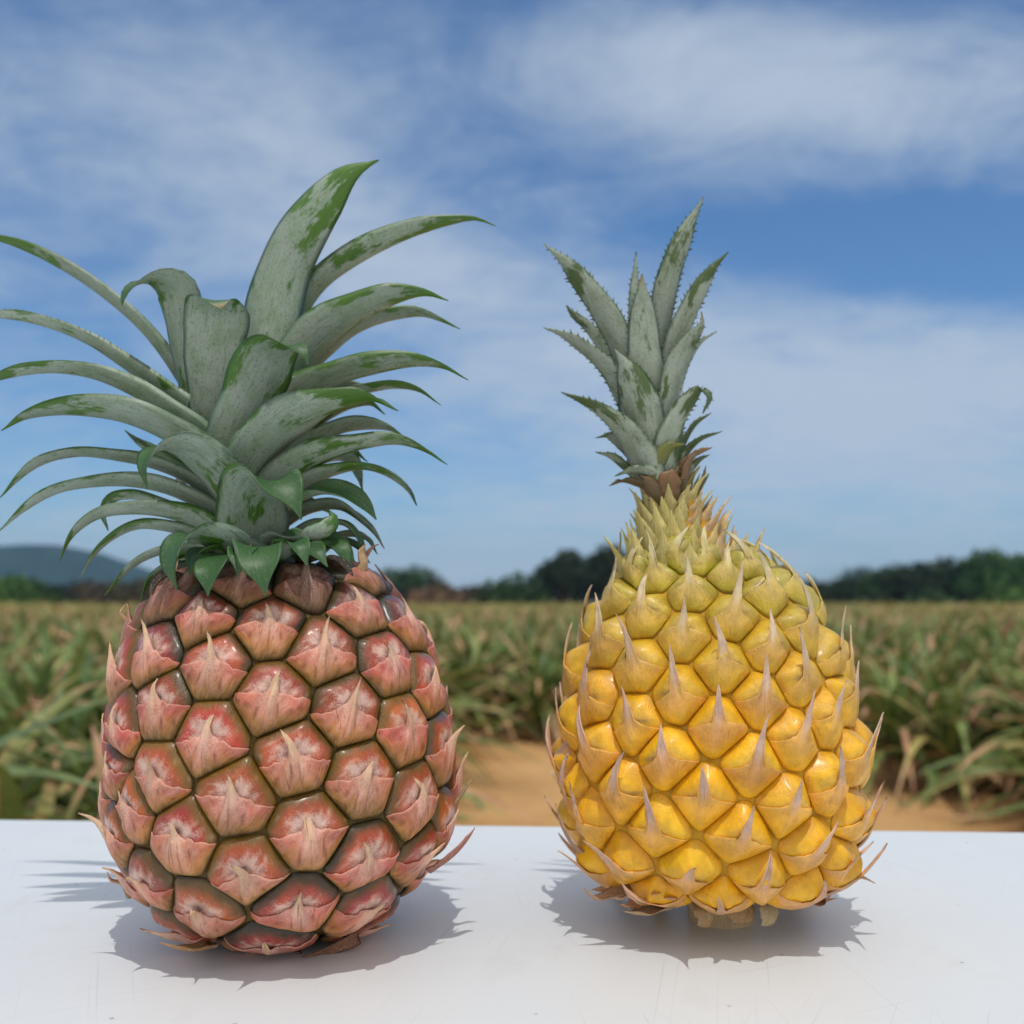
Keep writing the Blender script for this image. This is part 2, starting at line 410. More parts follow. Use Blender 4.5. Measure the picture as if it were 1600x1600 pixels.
        Vb += np.outer(Lsp * TT, v) + np.outer(Lsp * lean * (1.2 * TT + 1.3 * TT**2.5), h) + np.outer(Lsp * (out_ * TT**0.9 + bend * TT**2.6), n)
        if style['curl']:
            cu_ = style['curl'] * rs.uniform(-0.4, 1.2)
            Vb += np.outer(np.clip(TT - 0.55, 0, 1)**2, n * cu_ * 2.5 - v * cu_ * 1.5)
        na = len(a); I, J = np.meshgrid(np.arange(na - 1), np.arange(nb - 1)); s0 = (J * na + I).ravel()
        qb = np.stack([s0, s0 + 1, s0 + na + 1, s0 + na], 1)
        mb = mesh_np('bract', Vb, qb)
        bcol = np.repeat(bb, na)
        set_col(mb, colour_bract(UU, VV, TT, bcol, np.tile(a, nb), p, n, rs, ph)); set_vec(mb, 'cell', np.stack([UU / (0.35 + 0.65 * np.clip(VV + 1.1, 0.05, 1)), VV, np.full(len(UU), ph)], 1))
        ob = link('bract', mb, m_bract, fruit)
        so = ob.modifiers.new('thickness', 'SOLIDIFY'); so.thickness = 0.0004; so.offset = -1

def rgb(*c): return np.array(c, float)
def mixc(A, B, t): return A + (B - A) * np.clip(t, 0, 1)[:, None]

# ------------------------------------------------------------------ crown leaves
def catmull(Pn, n):
    Pn = np.asarray(Pn, float); d = np.r_[0, np.cumsum(np.linalg.norm(np.diff(Pn[:, :3], axis=0), axis=1))]
    t = np.linspace(0, d[-1], n); m = np.gradient(Pn, d, axis=0)
    i = np.clip(np.searchsorted(d, t, side='right') - 1, 0, len(d) - 2); hh = (d[i + 1] - d[i])[:, None]; u = ((t - d[i]) / hh[:, 0])[:, None]
    return (2*u**3-3*u**2+1)*Pn[i] + (u**3-2*u**2+u)*hh*m[i] + (-2*u**3+3*u**2)*Pn[i+1] + (u**3-u**2)*hh*m[i+1]
def add_leaf(parent, mat, Y0, pts, W, az, roll=0.0, gut=1.0, grey=(0.43, 0.50, 0.465), rub=0.0, tiprub=0.12, teeth=0, thick=1.0, name='leaf', edgegreen=0.08, drytip=0, seed=0, plain=None):
    """pts: (px, py, depth towards the camera in pixels) read off the photograph, turned into metres at the fruit's own distance"""
    sc = Y0 / F; n = 34
    C = np.array([P(x, y, Y0 - d * sc) for x, y, d in pts])
    W = np.interp(np.linspace(0, 1, len(pts)), np.linspace(0, 1, len(W)), W)
    D = catmull(np.c_[C, W * sc, np.linspace(0, 1, len(pts))], n); C = D[:, :3]; Wd = np.maximum(D[:, 3], 0.0)
    t = np.linspace(0, 1, n)
    Wd = Wd * np.where(t > 0.8, np.clip((1 - t) / 0.2, 0, 1)**0.6, 1) + 0.00025
    T = np.gradient(C, axis=0); T /= np.linalg.norm(T, axis=1, keepdims=True) + 1e-12
    az = R(az); B0 = np.array([math.sin(az), math.cos(az), 0.0])
    B = B0 - T * (T @ B0)[:, None]
    for i in range(n):
        l = np.linalg.norm(B[i])
        if l < 0.15 and i: B[i] = B[i - 1] - T[i] * T[i].dot(B[i - 1])
        B[i] /= np.linalg.norm(B[i]) + 1e-12
    Nn = np.cross(T, B)
    ro = R(1) * np.interp(t, np.linspace(0, 1, len(np.atleast_1d(roll))), np.atleast_1d(roll))[:, None]
    B, Nn = B * np.cos(ro) + Nn * np.sin(ro), Nn * np.cos(ro) - B * np.sin(ro)
    s = np.linspace(-1, 1, 11); psi = gut * (1.05 - 0.35 * t)
    rs = np.random.default_rng(seed + 77); ph = rs.uniform(0, 30)
    plain_ = None if plain is None else np.array(plain) * rs.uniform(0.85, 1.15)
    V, Cc, LF = [], [], []
    Lm = np.r_[0, np.cumsum(np.linalg.norm(np.diff(C, axis=0), axis=1))] * 100
    grey = np.array(grey) * rs.uniform(0.88, 1.12)
    for i in range(n):
        wav = 1 + 0.05 * math.sin(t[i] * 9 + ph) + 0.03 * math.sin(t[i] * 23 + ph)
        x = Wd[i] * wav * np.sin(s * psi[i]) / psi[i]; y = Wd[i] * (1 - np.cos(s * psi[i])) / psi[i]
        y = y + Wd[i] * 0.06 * np.abs(s)**2 * np.sin(t[i] * 14 + ph + s * 1.5)
        base = C[i] + np.outer(x, B[i]) + np.outer(y, Nn[i])
        th = thick * (0.0008 * (1 - t[i]) + 0.0003) * np.sqrt(np.clip(1 - (s * 0.985)**2, 0, 1))
        th = np.minimum(th, Wd[i] * 0.5)
        inn, out = base + np.outer(th * 0.3, Nn[i]), base - np.outer(th, Nn[i])
        loop = np.concatenate([inn, out[::-1][1:-1]])
        V.append(loop); m = len(loop)
        side = np.r_[np.ones(11), np.zeros(m - 11)]; side[0] = side[10] = 0.5
        sl = np.r_[s, s[::-1][1:-1]]
        rb = rub + tiprub * t[i]**3 + edgegreen * np.abs(sl)**6 - 0.05 * (1 - t[i])
        g = np.tile(grey, (m, 1)); g = g * (1 + 0.10 * np.sin(Lm[i] * 0.9 + ph) + 0.06 * sl[:, None])
        if plain is not None: g = np.tile(plain_, (m, 1)) * (0.75 + 0.4 * t[i]); side = side * 0; rb = rb * 0 - 0.4
        if drytip and t[i] > 1 - drytip: kx = min(1, (t[i] - 1 + drytip) / (drytip * 0.4)); g = lerp(g, np.tile([0.42, 0.30, 0.17], (m, 1)), kx); rb = rb - 0.5 * kx; side = side * (1 - kx)
        Cc.append(np.c_[g, side]); LF.append(np.c_[sl * Wd[i] * 100, np.full(m, Lm[i]), rb])
    m = 20; V = np.concatenate(V); Cc = np.concatenate(Cc); LF = np.concatenate(LF)
    a = np.arange(n - 1)[:, None] * m; j = np.arange(m)[None]; jn = (j + 1) % m
    q = np.stack([a + j, a + jn, a + m + jn, a + m + j], -1).reshape(-1, 4)
    tris = [(0, k, k + 1) for k in range(1, m - 1)] + [((n - 1) * m, (n - 1) * m + k + 1, (n - 1) * m + k) for k in range(1, m - 1)]
    if teeth:
        ex, tt = [], []
        Ltot = Lm[-1] / 100; step = 0.0024
        for sgn, ei in ((-1, 0), (1, 10)):
            for dist in np.arange(Ltot * 0.12, Ltot * 0.97, step):
                dist += rs.normal(0, step * 0.15)
                f = np.interp(dist * 100, Lm, np.arange(n)); i = int(min(f, n - 2)); fr = f - i
                e = lerp(V[i * m + ei], V[(i + 1) * m + ei], fr); tg = T[i]; outv = B[i] * sgn
                sz = teeth * 0.0011 * rs.uniform(0.6, 1.3) * (0.5 + 0.5 * min(1, Wd[i] / 0.003))
                k0 = len(V) + len(ex)
                ex += [e - tg * sz * 0.55 - outv * 0.0003, e + tg * sz * 0.35 - outv * 0.0003, e + outv * sz + tg * sz * 0.75, e - Nn[i] * 0.0003]
                tt += [(k0, k0 + 1, k0 + 2), (k0 + 1, k0 + 3, k0 + 2), (k0 + 3, k0, k0 + 2)]
        if ex:
            ne = len(ex); V = np.concatenate([V, np.array(ex)]); g = np.tile([0.20, 0.25, 0.19, 0.0], (ne, 1))
            if plain is not None: g[:, :3] = plain
            Cc = np.concatenate([Cc, g]); LF = np.concatenate([LF, np.c_[np.zeros((ne, 2)), np.full(ne, 0.03)]]); tris += tt
    me = mesh_np(name, V, q, tris)
    set_col(me, Cc); set_vec(me, 'lf', LF)
    return link(name, me, mat, parent)

def core_mesh(S, inset, col, name, mat, parent):
    V = S['V'] - S['N'] * inset
    me = mesh_np(name, V, S['q']); c = np.tile(np.array(col + (0.0,)), (len(V), 1))
    set_col(me, c); set_vec(me, 'cell', V * 50)
    return link(name, me, mat, parent)
def sections_from(rows, Y0, lowz, skin=0.0):
    out = []
    for (py, l, r) in rows:
        a, b = P(l, py, Y0), P(r, py, Y0); rad = (b[0] - a[0]) / 2
        d = math.hypot((a[0] + b[0]) / 2, Y0); rad = max(0.004, rad * math.sqrt(max(0.2, 1 - (rad / d)**2)) - skin)
        out.append((a[2] - TZ, (a[0] + b[0]) / 2, rad))
    out = lowz + sorted([o for o in out if o[0] > lowz[-1][0] + 0.004])
    return out

# ================================================================== THE RED PINEAPPLE
YR = 0.348
red = empty('pineapple', (0, 0, 0), 'red-brown pineapple with long arching grey-green crown leaves, left on white table', 'pineapple', 'pineapples on the table')
cxr = P(442, 1300, YR)[0]
rows = [(872, 350, 450), (879, 312, 512), (890, 282, 558), (908, 254, 598), (940, 229, 632), (1000, 200, 676), (1100, 177, 710), (1200, 173, 720), (1300, 182, 712), (1360, 204, 692)]
low = [(0.0026, cxr, 0.0015), (0.0029, cxr, 0.013), (0.0044, cxr, 0.0250), (0.0088, cxr, 0.0340), (0.0155, cxr, 0.0418), (0.0240, cxr, 0.0468)]
SR = make_surface(sections_from(rows, YR, low, 0.0034), YR)
redfruit = core_mesh(SR, 0.0004, (0.110, 0.068, 0.012), 'fruit', M_CORE, red)
def c2(x, y): return (100 + x * 0.4375, 820 + y * 0.4375)
pix = [c2(*q) for q in [(855,215),(1045,300),(1110,175),(505,330),(735,365),(915,450),(540,495),(1150,490),(745,615),(335,455),(350,640),(1010,660),(1210,730),(520,760),(820,830),(1060,900),(610,970),(335,905),(1250,985),(875,1090),(425,1110),(655,1235),(1070,1190),(305,1260),(830,1350),(490,1370),(1080,1365),(1280,1160),(725,1480),(1340,790),(1295,570),(1205,345),(215,510),(215,735),(200,880),(1190,200),(640,215),(400,250),(230,330),(1385,930),(1370,690),(1345,1080),(200,1100),(250,1000),(940,1470),(1230,1330)]]
sp_r = 0.0232
ptsR, nrmR, nfR = seeds_from(SR, pix, sp_r, 0.003, 0.1195, 100)
def red_eye_col(un, vn, p, n, rs, ph):
    rho = np.hypot(un, vn); z = (p[2] - TZ) / 0.117; m = len(un); til = lambda c: np.tile(c, (m, 1))
    nz = hnoise(un * 3, vn * 3, ph); nz2 = hnoise(un * 6.5, vn * 6.5, ph + 3)
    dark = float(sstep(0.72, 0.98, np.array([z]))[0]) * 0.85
    low = float(sstep(0.34, 0.08, np.array([z]))[0])
    black = min(1.0, 0.7 * rs.uniform(0, 1) * float(sstep(0.45, 0.9, np.array([n[0]]))[0]) + rs.uniform(0, 1)**1.8 * 0.85 + dark + low * rs.uniform(0.2, 0.8))
    olive = lerp(rgb(0.20, 0.115, 0.012), rgb(0.024, 0.032, 0.012), black) * rs.uniform(0.8, 1.25)
    red_ = lerp(rgb(0.44, 0.036, 0.030), rgb(0.50, 0.125, 0.026), rs.uniform()) * rs.uniform(0.72, 1.25)
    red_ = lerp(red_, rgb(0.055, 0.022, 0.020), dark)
    C = til(red_)
    C = mixc(C, til(red_ * rgb(1.5, 1.9, 1.7)), sstep(0.1, 0.9, nz))
    C = mixc(C, til(olive), sstep(0.60, 0.92, rho + 0.10 * nz - 0.10 * (vn < 0)) * 0.95)
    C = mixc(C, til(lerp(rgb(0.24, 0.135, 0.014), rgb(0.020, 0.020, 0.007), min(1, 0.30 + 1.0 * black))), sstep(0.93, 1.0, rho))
    # a dusty pale star over the heart of the eye, broken into rays
    ang = np.arctan2(vn - 0.10, un); ray_ = 0.75 + 0.25 * np.sin(ang * 7 + ph) * np.cos(ang * 3 - ph)
    heart = np.exp(-((un / 0.56)**2 + ((vn - 0.18) / 0.33)**2)) * ray_
    C = mixc(C, til(lerp(rgb(0.88, 0.60, 0.50), rgb(0.30, 0.17, 0.14), dark)), sstep(0.14, 0.60, heart + 0.20 * nz + 0.10 * nz2) * 0.94)
    crease = np.exp(-((vn - 0.10 + 0.25 * un**2) / 0.05)**2) * (np.abs(un) < 0.45)
    C = mixc(C, til(rgb(0.22, 0.05, 0.035)), crease * 0.55)
    spot = np.exp(-((un / 0.10)**2 + ((vn - 0.18) / 0.08)**2)) * (rs.uniform() < 0.75)
    C = mixc(C, til(rgb(0.62, 0.50, 0.20) if rs.uniform() < 0.55 else rgb(0.08, 0.07, 0.05)), spot)
    fr = np.clip(0.9 * heart + 0.30 * (1 - rho), 0, 1) * (1 - 0.5 * dark)
    return np.c_[C, fr]
def red_bract_col(u, v, t, b, a, p, n, rs, ph):
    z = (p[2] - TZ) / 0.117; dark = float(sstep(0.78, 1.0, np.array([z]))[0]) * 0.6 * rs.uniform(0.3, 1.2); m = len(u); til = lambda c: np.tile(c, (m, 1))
    nz = hnoise(u * 3, v * 3, ph); nz2 = hnoise(u * 7, v * 5, ph + 5)
    low = float(sstep(0.34, 0.08, np.array([z]))[0])
    body = lerp(rgb(0.62, 0.105, 0.085), rgb(0.68, 0.22, 0.13), rs.uniform()) * rs.uniform(0.85, 1.15)
    C = til(body)
    C = mixc(C, til(rgb(0.74, 0.34, 0.26)), 0.7 * sstep(-0.2, 0.9, nz))
    # orange to olive flanks and foot
    foot = lerp(rgb(0.60, 0.26, 0.025), rgb(0.30, 0.17, 0.02), rs.uniform())
    C = mixc(C, til(foot), 0.85 * sstep(0.75, 0.10, b + 0.20 * nz))
    C = mixc(C, til(lerp(rgb(0.22, 0.13, 0.015), rgb(0.05, 0.05, 0.012), min(1, low + 0.3 * rs.uniform()))), sstep(0.26, 0.03, b + 0.05 * nz2) * 0.9)
    C = mixc(C, til(lerp(rgb(0.20, 0.13, 0.012), rgb(0.03, 0.03, 0.008), min(1, low + 0.6 * rs.uniform()))), 0.9 * sstep(0.08, 0.0, b))
    # pale rays fanning down from the point
    an = np.arctan2(np.abs(u), np.maximum(0.36 - v, 0.02)); rad = np.hypot(u, v - 0.36)
    fan = np.exp(-(an / 0.55)**2) * np.exp(-(rad / 0.75)**2) * (0.8 + 0.2 * np.sin(an * 17 + ph))
    C = mixc(C, til(lerp(rgb(0.92, 0.60, 0.53), rgb(0.90, 0.60, 0.42), rs.uniform())), np.clip(1.35 * fan + 0.14 * nz2, 0, 0.97))
    C = mixc(C, til(rgb(0.90, 0.58, 0.46)), sstep(0.88, 1.0, b) * 0.45)
    str_ = sstep(0.45, 0.95, np.sin(np.arctan2(u, 0.75 - v) * 21 + ph) * np.sin(np.arctan2(u, 0.75 - v) * 47 + ph * 2)) * sstep(0.12, 0.3, b) * sstep(0.92, 0.6, b)
    C = mixc(C, C * rgb(0.38, 0.24, 0.20), 0.75 * str_)
    C = mixc(C, til(rgb(0.84, 0.56, 0.30)), sstep(0.15, 0.6, t) * 0.85)
    C = mixc(C, til(rgb(0.40, 0.22, 0.11)), sstep(0.85, 1.0, t) * 0.7)
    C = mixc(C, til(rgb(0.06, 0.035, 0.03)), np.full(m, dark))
    return np.c_[C, np.clip(fan + 0.25 * sstep(0.4, 0.9, b), 0, 1)]
style_r = dict(sp=1.35, len=0.0056, out=0.30, hook=0.30, stand=0.85, ten=1.7, wavy=0.055, ridge=0.0013, p=18, fill=1.01, h=0.0029, sink=0.0001, pow=4.2, pw2=0.8, dimple=0.0011, upper=0.0005, half=84, spike=0.36, sw=0.17, mid=0.15, lean=0.16, edge=0.00035, lift=0.0034, curl=0.0026, teeth=False,
               grow=lambda p: 1.0 + 0.15 * max(0, (p[2] - TZ - 0.095) / 0.03))
build_eyes(SR, ptsR, nrmR, redfruit, sp_r, style_r, red_eye_col, red_bract_col, M_RED_EYE, M_RED_BRACT)

# crown of the red fruit
def stem_mesh(name, pts, rads, Y0, mat, parent, col):
    C = np.array([P(x, y, Y0) for x, y in pts]); D = catmull(np.c_[C, np.array(rads) * Y0 / F], 24); m = 24
    th = np.linspace(0, 2 * math.pi, m, endpoint=False)
    V = np.concatenate([d[:3] + np.stack([np.cos(th) * d[3], np.sin(th) * d[3], np.zeros(m)], 1) for d in D])
    n = len(D); a = np.arange(n - 1)[:, None] * m; j = np.arange(m)[None]; jn = (j + 1) % m
    q = np.stack([a + j, a + jn, a + m + jn, a + m + j], -1).reshape(-1, 4)
    tris = [((n - 1) * m, (n - 1) * m + k, (n - 1) * m + k + 1) for k in range(1, m - 1)] + [(0, k + 1, k) for k in range(1, m - 1)]
    me = mesh_np(name, V, q, tris); set_col(me, np.tile(np.array(col + (0.0,)), (len(V), 1))); set_vec(me, 'lf', np.stack([np.tile(np.sin(th * 3) * 0.6 + th * 0.5, n), V[:, 2] * 100, np.zeros(len(V))], 1)); set_vec(me, 'cell', V * 50)
    return link(name, me, mat, parent)
rcrown = stem_mesh('crown', [(395, 880), (388, 820), (378, 760), (366, 700), (355, 640)], [70, 56, 46, 34, 14], YR, M_RLEAF, red, (0.36, 0.40, 0.32))
RL = [  # points (px, py, depth), half widths, azimuth, roll, options
 ([(400,700,10),(412,600,18),(418,520,22),(432,450,24),(458,382,26),(500,318,26),(548,268,24),(592,250,20)], [30,36,44,46,44,38,24,3], 88, 0, dict(gut=.7, rub=.02, tiprub=.12)),
 ([(395,690,0),(425,580,-8),(458,500,-14),(495,448,-18),(555,402,-20),(625,368,-22),(700,347,-22),(748,343,-22),(774,353,-22)], [26,30,30,28,26,22,15,8,2], 25, -18, dict(rub=.04)),
 ([(405,700,20),(435,620,26),(465,565,32),(505,520,36),(560,487,38),(620,464,38),(668,460,38),(701,470,38)], [34,40,42,38,32,24,14,3], 35, -20, dict(rub=.0)),
 ([(410,700,-10),(450,620,-16),(500,560,-20),(550,518,-22),(612,496,-24),(660,492,-24),(692,502,-24),(719,514,-24)], [26,28,28,26,22,16,9,2], 10, -12, dict(rub=-.02)),
 ([(395,715,35),(430,650,42),(480,612,48),(540,588,52),(600,573,54),(650,568,54),(695,575,54),(732,594,54)], [34,40,38,34,28,22,13,2], 30, -14, dict(rub=.02, tiprub=.2)),
 ([(430,700,-30),(480,640,-36),(530,605,-40),(577,602,-42)], [22,24,20,2], -20, -20, dict(rub=-.05)),
 ([(420,715,-5),(470,655,-8),(520,625,-10),(570,612,-10),(620,605,-10),(655,611,-10),(689,633,-10)], [24,26,24,22,20,13,2], 12, 0, dict(rub=.02, tiprub=.3)),
 ([(375,770,60),(400,715,80),(440,675,95),(490,645,108),(540,630,116),(585,626,120),(622,642,120)], [38,48,48,42,32,22,3], 52, -5, dict(rub=.02, tiprub=.26)),
 ([(440,710,-15),(500,660,-20),(550,634,-22),(580,632,-22),(602,648,-22)], [22,24,20,13,2], 5, -10, dict(rub=.05)),
 ([(425,760,-8),(475,705,-12),(520,677,-15),(575,667,-15),(612,672,-15),(634,684,-15)], [26,28,26,22,13,2], 8, -14, dict(rub=0)),
 ([(400,790,45),(450,745,55),(500,715,62),(560,698,66),(620,692,66),(665,705,66),(699,726,66)], [34,38,34,28,22,14,2], 32, -10, dict(rub=.03, tiprub=.22)),
 ([(440,770,-30),(500,722,-40),(542,718,-45),(558,742,-46),(567,767,-46)], [22,24,22,15,2], -15, -20, dict(rub=-.03)),
 ([(415,810,20),(470,765,26),(520,740,30),(572,732,30),(618,750,30),(642,772,30),(651,790,30)], [28,30,26,22,16,9,2], 20, 2, dict(rub=.02, tiprub=.08)),
 ([(415,825,55),(465,783,68),(510,768,74),(550,776,76),(575,795,76),(588,812,76)], [28,30,26,20,12,2], 38, 28, dict(rub=.06)),
 ([(430,830,0),(485,798,0),(530,794,0),(566,816,0),(590,840,0),(601,858,0)], [24,26,22,18,11,2], 8, -6, dict(rub=0)),
 ([(450,845,30),(505,818,36),(540,820,38),(562,845,38),(571,869,38)], [16,15,12,9,3], 20, 0, dict(rub=0)),
 ([(430,862,55),(478,844,66),(515,846,70),(540,860,70),(554,878,70)], [26,26,22,14,2], 35, 14, dict(rub=.05)),
 ([(420,850,70),(440,838,98),(475,842,112),(507,828,106),(522,806,90),(510,796,84)], [22,20,18,15,10,3], 60, 10, dict(rub=.06)),
 # front
 ([(335,700,15),(325,640,30),(326,580,42),(333,525,52),(338,490,64),(340,473,84),(343,470,104),(346,482,116)], [28,31,37,48,51,48,38,18], 92, 0, dict(gut=.28, rub=-.05, tiprub=.1, drytip=.06)),
 ([(315,690,-5),(298,610,0),(288,545,6),(282,490,14),(268,452,30),(238,440,48),(208,447,60),(192,470,66),(191,478,66)], [22,24,28,34,36,28,22,12,2], 112, 12, dict(gut=.7, rub=0, tiprub=.0)),
 ([(345,750,50),(362,690,66),(382,640,80),(402,595,92),(424,556,110),(446,540,130),(468,545,144),(478,556,147),(481,570,146)], [34,42,46,47,42,32,20,10,2], 76, 0, dict(gut=.7, rub=.07, tiprub=.10)),
 ([(390,820,60),(355,775,84),(322,735,104),(292,708,124),(262,700,142),(238,708,156),(226,730,163),(230,764,160)], [50,54,54,48,38,28,18,2], 128, 6, dict(gut=.8, rub=.04)),
 ([(398,870,66),(394,835,90),(392,798,110),(398,768,130),(422,752,150),(448,766,166),(462,788,172),(471,812,172)], [56,60,58,50,40,28,16,2], 80, 0, dict(gut=.8, rub=.05)),
 ([(388,880,90),(354,860,130),(324,844,160),(298,838,180),(278,852,196),(269,884,206),(277,923,206)], [42,46,42,34,28,20,2], 126, 8, dict(gut=.8, rub=.05)),
 ([(402,880,100),(402,862,150),(404,856,190),(408,884,226),(415,931,232)], [36,36,34,27,2], 90, 0, dict(gut=.7)),
 ([(378,884,100),(352,868,150),(337,876,190),(327,900,214),(325,932,216)], [32,31,28,21,2], 112, 0, dict(gut=.7)),
 # left
 ([(330,700,-20),(300,630,-26),(268,575,-30),(225,518,-34),(165,464,-38),(90,414,-42),(0,375,-46),(-70,362,-48)], [26,28,28,28,24,20,14,3], 178, 16, dict(rub=.03)),
 ([(345,710,10),(310,655,10),(262,617,8),(200,576,5),(138,535,2),(70,507,0),(0,494,0),(-60,498,0)], [30,32,30,28,24,20,14,3], 170, 12, dict(rub=-.02, teeth=0.6)),
 ([(350,730,25),(310,680,30),(265,648,34),(205,613,36),(145,588,38),(75,579,38),(15,587,38),(-50,610,38)], [34,38,36,34,28,22,17,3], 165, 10, dict(rub=-.03, tiprub=.18)),
 ([(345,770,45),(310,720,58),(265,685,70),(205,657,78),(140,646,82),(80,646,82),(35,655,82),(2,673,80)], [40,46,46,44,38,31,20,2], 150, 10, dict(rub=-.02, tiprub=.16)),
 ([(350,800,10),(300,755,16),(245,730,22),(185,717,26),(115,711,28),(60,726,28),(22,755,28),(0,778,28)], [26,28,26,22,20,16,10,2], 168, 8, dict(rub=0)),
 ([(360,830,30),(315,793,38),(262,768,44),(205,757,48),(145,758,50),(85,770,50),(38,797,50),(-4,832,50)], [34,34,32,28,24,20,13,2], 162, 8, dict(rub=-.03)),
 ([(320,830,-25),(255,790,-32),(205,777,-36),(177,782,-38),(163,802,-40),(169,829,-40)], [20,20,17,15,11,2], 185, 15, dict(rub=-.05)),
 ([(370,860,50),(320,826,60),(265,806,68),(205,800,72),(150,810,72),(110,842,72),(92,878,72)], [34,36,33,26,20,14,2], 155, 10, dict(rub=.04)),
 ([(360,868,30),(310,842,38),(258,826,44),(215,824,46),(175,842,46),(145,870,46),(126,902,46)], [26,27,23,18,15,11,2], 160, 8, dict(rub=-.03)),
 ([(365,880,40),(310,864,48),(260,862,54),(215,880,54),(185,906,54),(163,931,54)], [22,22,19,15,11,2], 155, 8, dict(rub=-.03)),
 ([(350,895,50),(295,888,62),(255,890,68),(232,910,70),(219,940,70)], [18,18,15,11,2], 150, 10, dict(rub=0)),
 # short untidy leaves round the foot of the crown
 ([(430,880,90),(465,858,130),(492,862,150),(512,886,158)], [22,22,17,2], 60, 8, dict(rub=.1)),
 ([(470,875,60),(505,852,84),(530,858,92),(548,888,94)], [22,21,16,2], 40, 10, dict(rub=.1)),
 ([(440,872,110),(452,850,160),(468,852,185),(480,884,196)], [20,20,16,2], 75, 6, dict(rub=.05)),
 ([(355,880,110),(325,862,150),(306,866,168),(296,898,176)], [20,20,15,2], 115, 6, dict(rub=.08)),
 ([(340,885,60),(300,866,84),(278,872,94),(262,902,98)], [20,19,14,2], 140, 8, dict(rub=.06)),
 ([(480,870,10),(530,846,14),(556,854,14),(578,880,12)], [20,19,14,2], 10, 0, dict(rub=.04)),
 ([(500,865,-20),(545,836,-26),(572,842,-28),(590,866,-30)], [18,18,13,2], 0, 0, dict(rub=0)),
 ([(395,890,120),(384,866,176),(378,868,204),(372,900,220)], [24,25,20,2], 98, 0, dict(rub=.08)),
 ([(445,700,-25),(500,690,-30),(545,700,-32),(575,722,-32)], [22,22,17,2], 0, -8, dict(rub=0)),
 ([(440,800,-20),(500,765,-28),(545,770,-30),(580,795,-32)], [22,22,17,2], -5, -8, dict(rub=0)),
 ([(340,760,-30),(270,720,-40),(225,700,-46),(195,672,-48)], [26,28,22,3], 195, 0, dict(rub=.1)),
]
rr = np.random.default_rng(5)
for i, (pt, W, az, roll, kw) in enumerate(RL):
    kw = dict(kw); kw.setdefault('gut', 1.0)
    add_leaf(rcrown, M_RLEAF, YR, pt, W, az, roll, seed=i, **kw)
# leaves on the far side of the crown, seen only from elsewhere
for k, (az, el, y0) in enumerate([(205, 60, 690), (235, 75, 680), (265, 60, 700), (300, 72, 690), (330, 55, 700), (220, 30, 770), (250, 22, 780), (285, 25, 775), (315, 30, 770), (345, 20, 790), (230, 5, 835), (270, 0, 840), (310, 5, 835)]):
    ln = 190 if el > 40 else 150; c, s = math.cos(R(az)), math.sin(R(az)); pt = []
    for t in np.linspace(0, 1, 6):
        rad = 15 + ln * (t * math.cos(R(el)) + 0.25 * t * t); zz = ln * (t * math.sin(R(el)) - 0.45 * t * t)
        pt.append((378 + rad * c * 0.8, y0 - zz, rad * s))
    add_leaf(rcrown, M_RLEAF, YR, pt, [34, 36, 32, 26, 16, 2], az, 0, seed=200 + k)
# withered scraps at the foot of the crown and under the fruit
for k, (pt, W, az, col) in enumerate([
    ([(330,1478,150),(300,1484,175),(272,1480,195),(248,1472,205)], [16,13,8,1], 120, (0.50,0.28,0.14)),
    ([(470,1488,90),(440,1498,100),(400,1502,104),(378,1497,104)], [12,12,9,2], 120, (0.42,0.22,0.13)),
    ([(560,1462,90),(520,1480,102),(480,1494,108),(455,1500,108)], [12,11,8,2], 60, (0.40,0.20,0.13)),
    ([(290,905,120),(262,900,150),(245,912,165),(238,930,168)], [14,13,9,2], 140, (0.07,0.05,0.04)),
    ([(470,880,100),(505,872,125),(535,880,140),(552,900,146)], [14,14,9,2], 50, (0.05,0.04,0.035)),
    ([(560,890,40),(572,870,48),(583,855,52),(592,850,55)], [9,6,4,1], 20, (0.40,0.24,0.20)),
    ([(560,905,60),(570,880,66),(566,860,70),(572,850,72)], [14,9,5,1], 40, (0.62,0.42,0.26)),
    ([(240,1000,60),(205,975,70),(188,955,74),(196,945,78)], [14,9,6,2], 160, (0.60,0.36,0.22)),
    ([(672,1362,60),(712,1333,62),(735,1305,50),(742,1293,52)], [16,13,7,1], 20, (0.50,0.24,0.20)),
    ([(690,1285,40),(718,1248,34),(735,1222,30),(748,1212,32)], [9,6,4,1], 20, (0.50,0.34,0.20)),
    ([(200,1400,60),(188,1380,70),(172,1375,76),(168,1362,78)], [12,8,5,1], 160, (0.55,0.36,0.24)),
    ]):
    add_leaf(redfruit, M_DRY, YR, pt, W, az, 0, gut=.7, plain=col, name='dry_scale', seed=300 + k, thick=0.6)

# ================================================================== THE YELLOW PINEAPPLE
YY = 0.362
yel = empty('pineapple', (0, 0, 0), 'golden yellow pineapple with narrow neck and short spiny upright crown, right on white table', 'pineapple', 'pineapples on the table')
cyb = P(1115, 1380, YY)[0]
rows = [(736, 1022, 1066), (742, 1002, 1084), (760, 994, 1094), (790, 991, 1108), (830, 986, 1134), (856, 978, 1156), (876, 971, 1182), (892, 962, 1212), (912, 950, 1244), (950, 926, 1280), (1000, 902, 1306), (1100, 872, 1338), (1200, 866, 1352), (1300, 880, 1346), (1350, 900, 1322)]
low = [(0.0150, cyb, 0.0015), (0.0143, cyb, 0.012), (0.0143, cyb, 0.0280), (0.0158, cyb, 0.0356), (0.0196, cyb, 0.0412), (0.0265, cyb, 0.0450)]
SY = make_surface(sections_from(rows, YY, low, 0.0036), YY)
yfruit = core_mesh(SY, 0.0004, (0.62, 0.33, 0.015), 'fruit', M_CORE, yel)
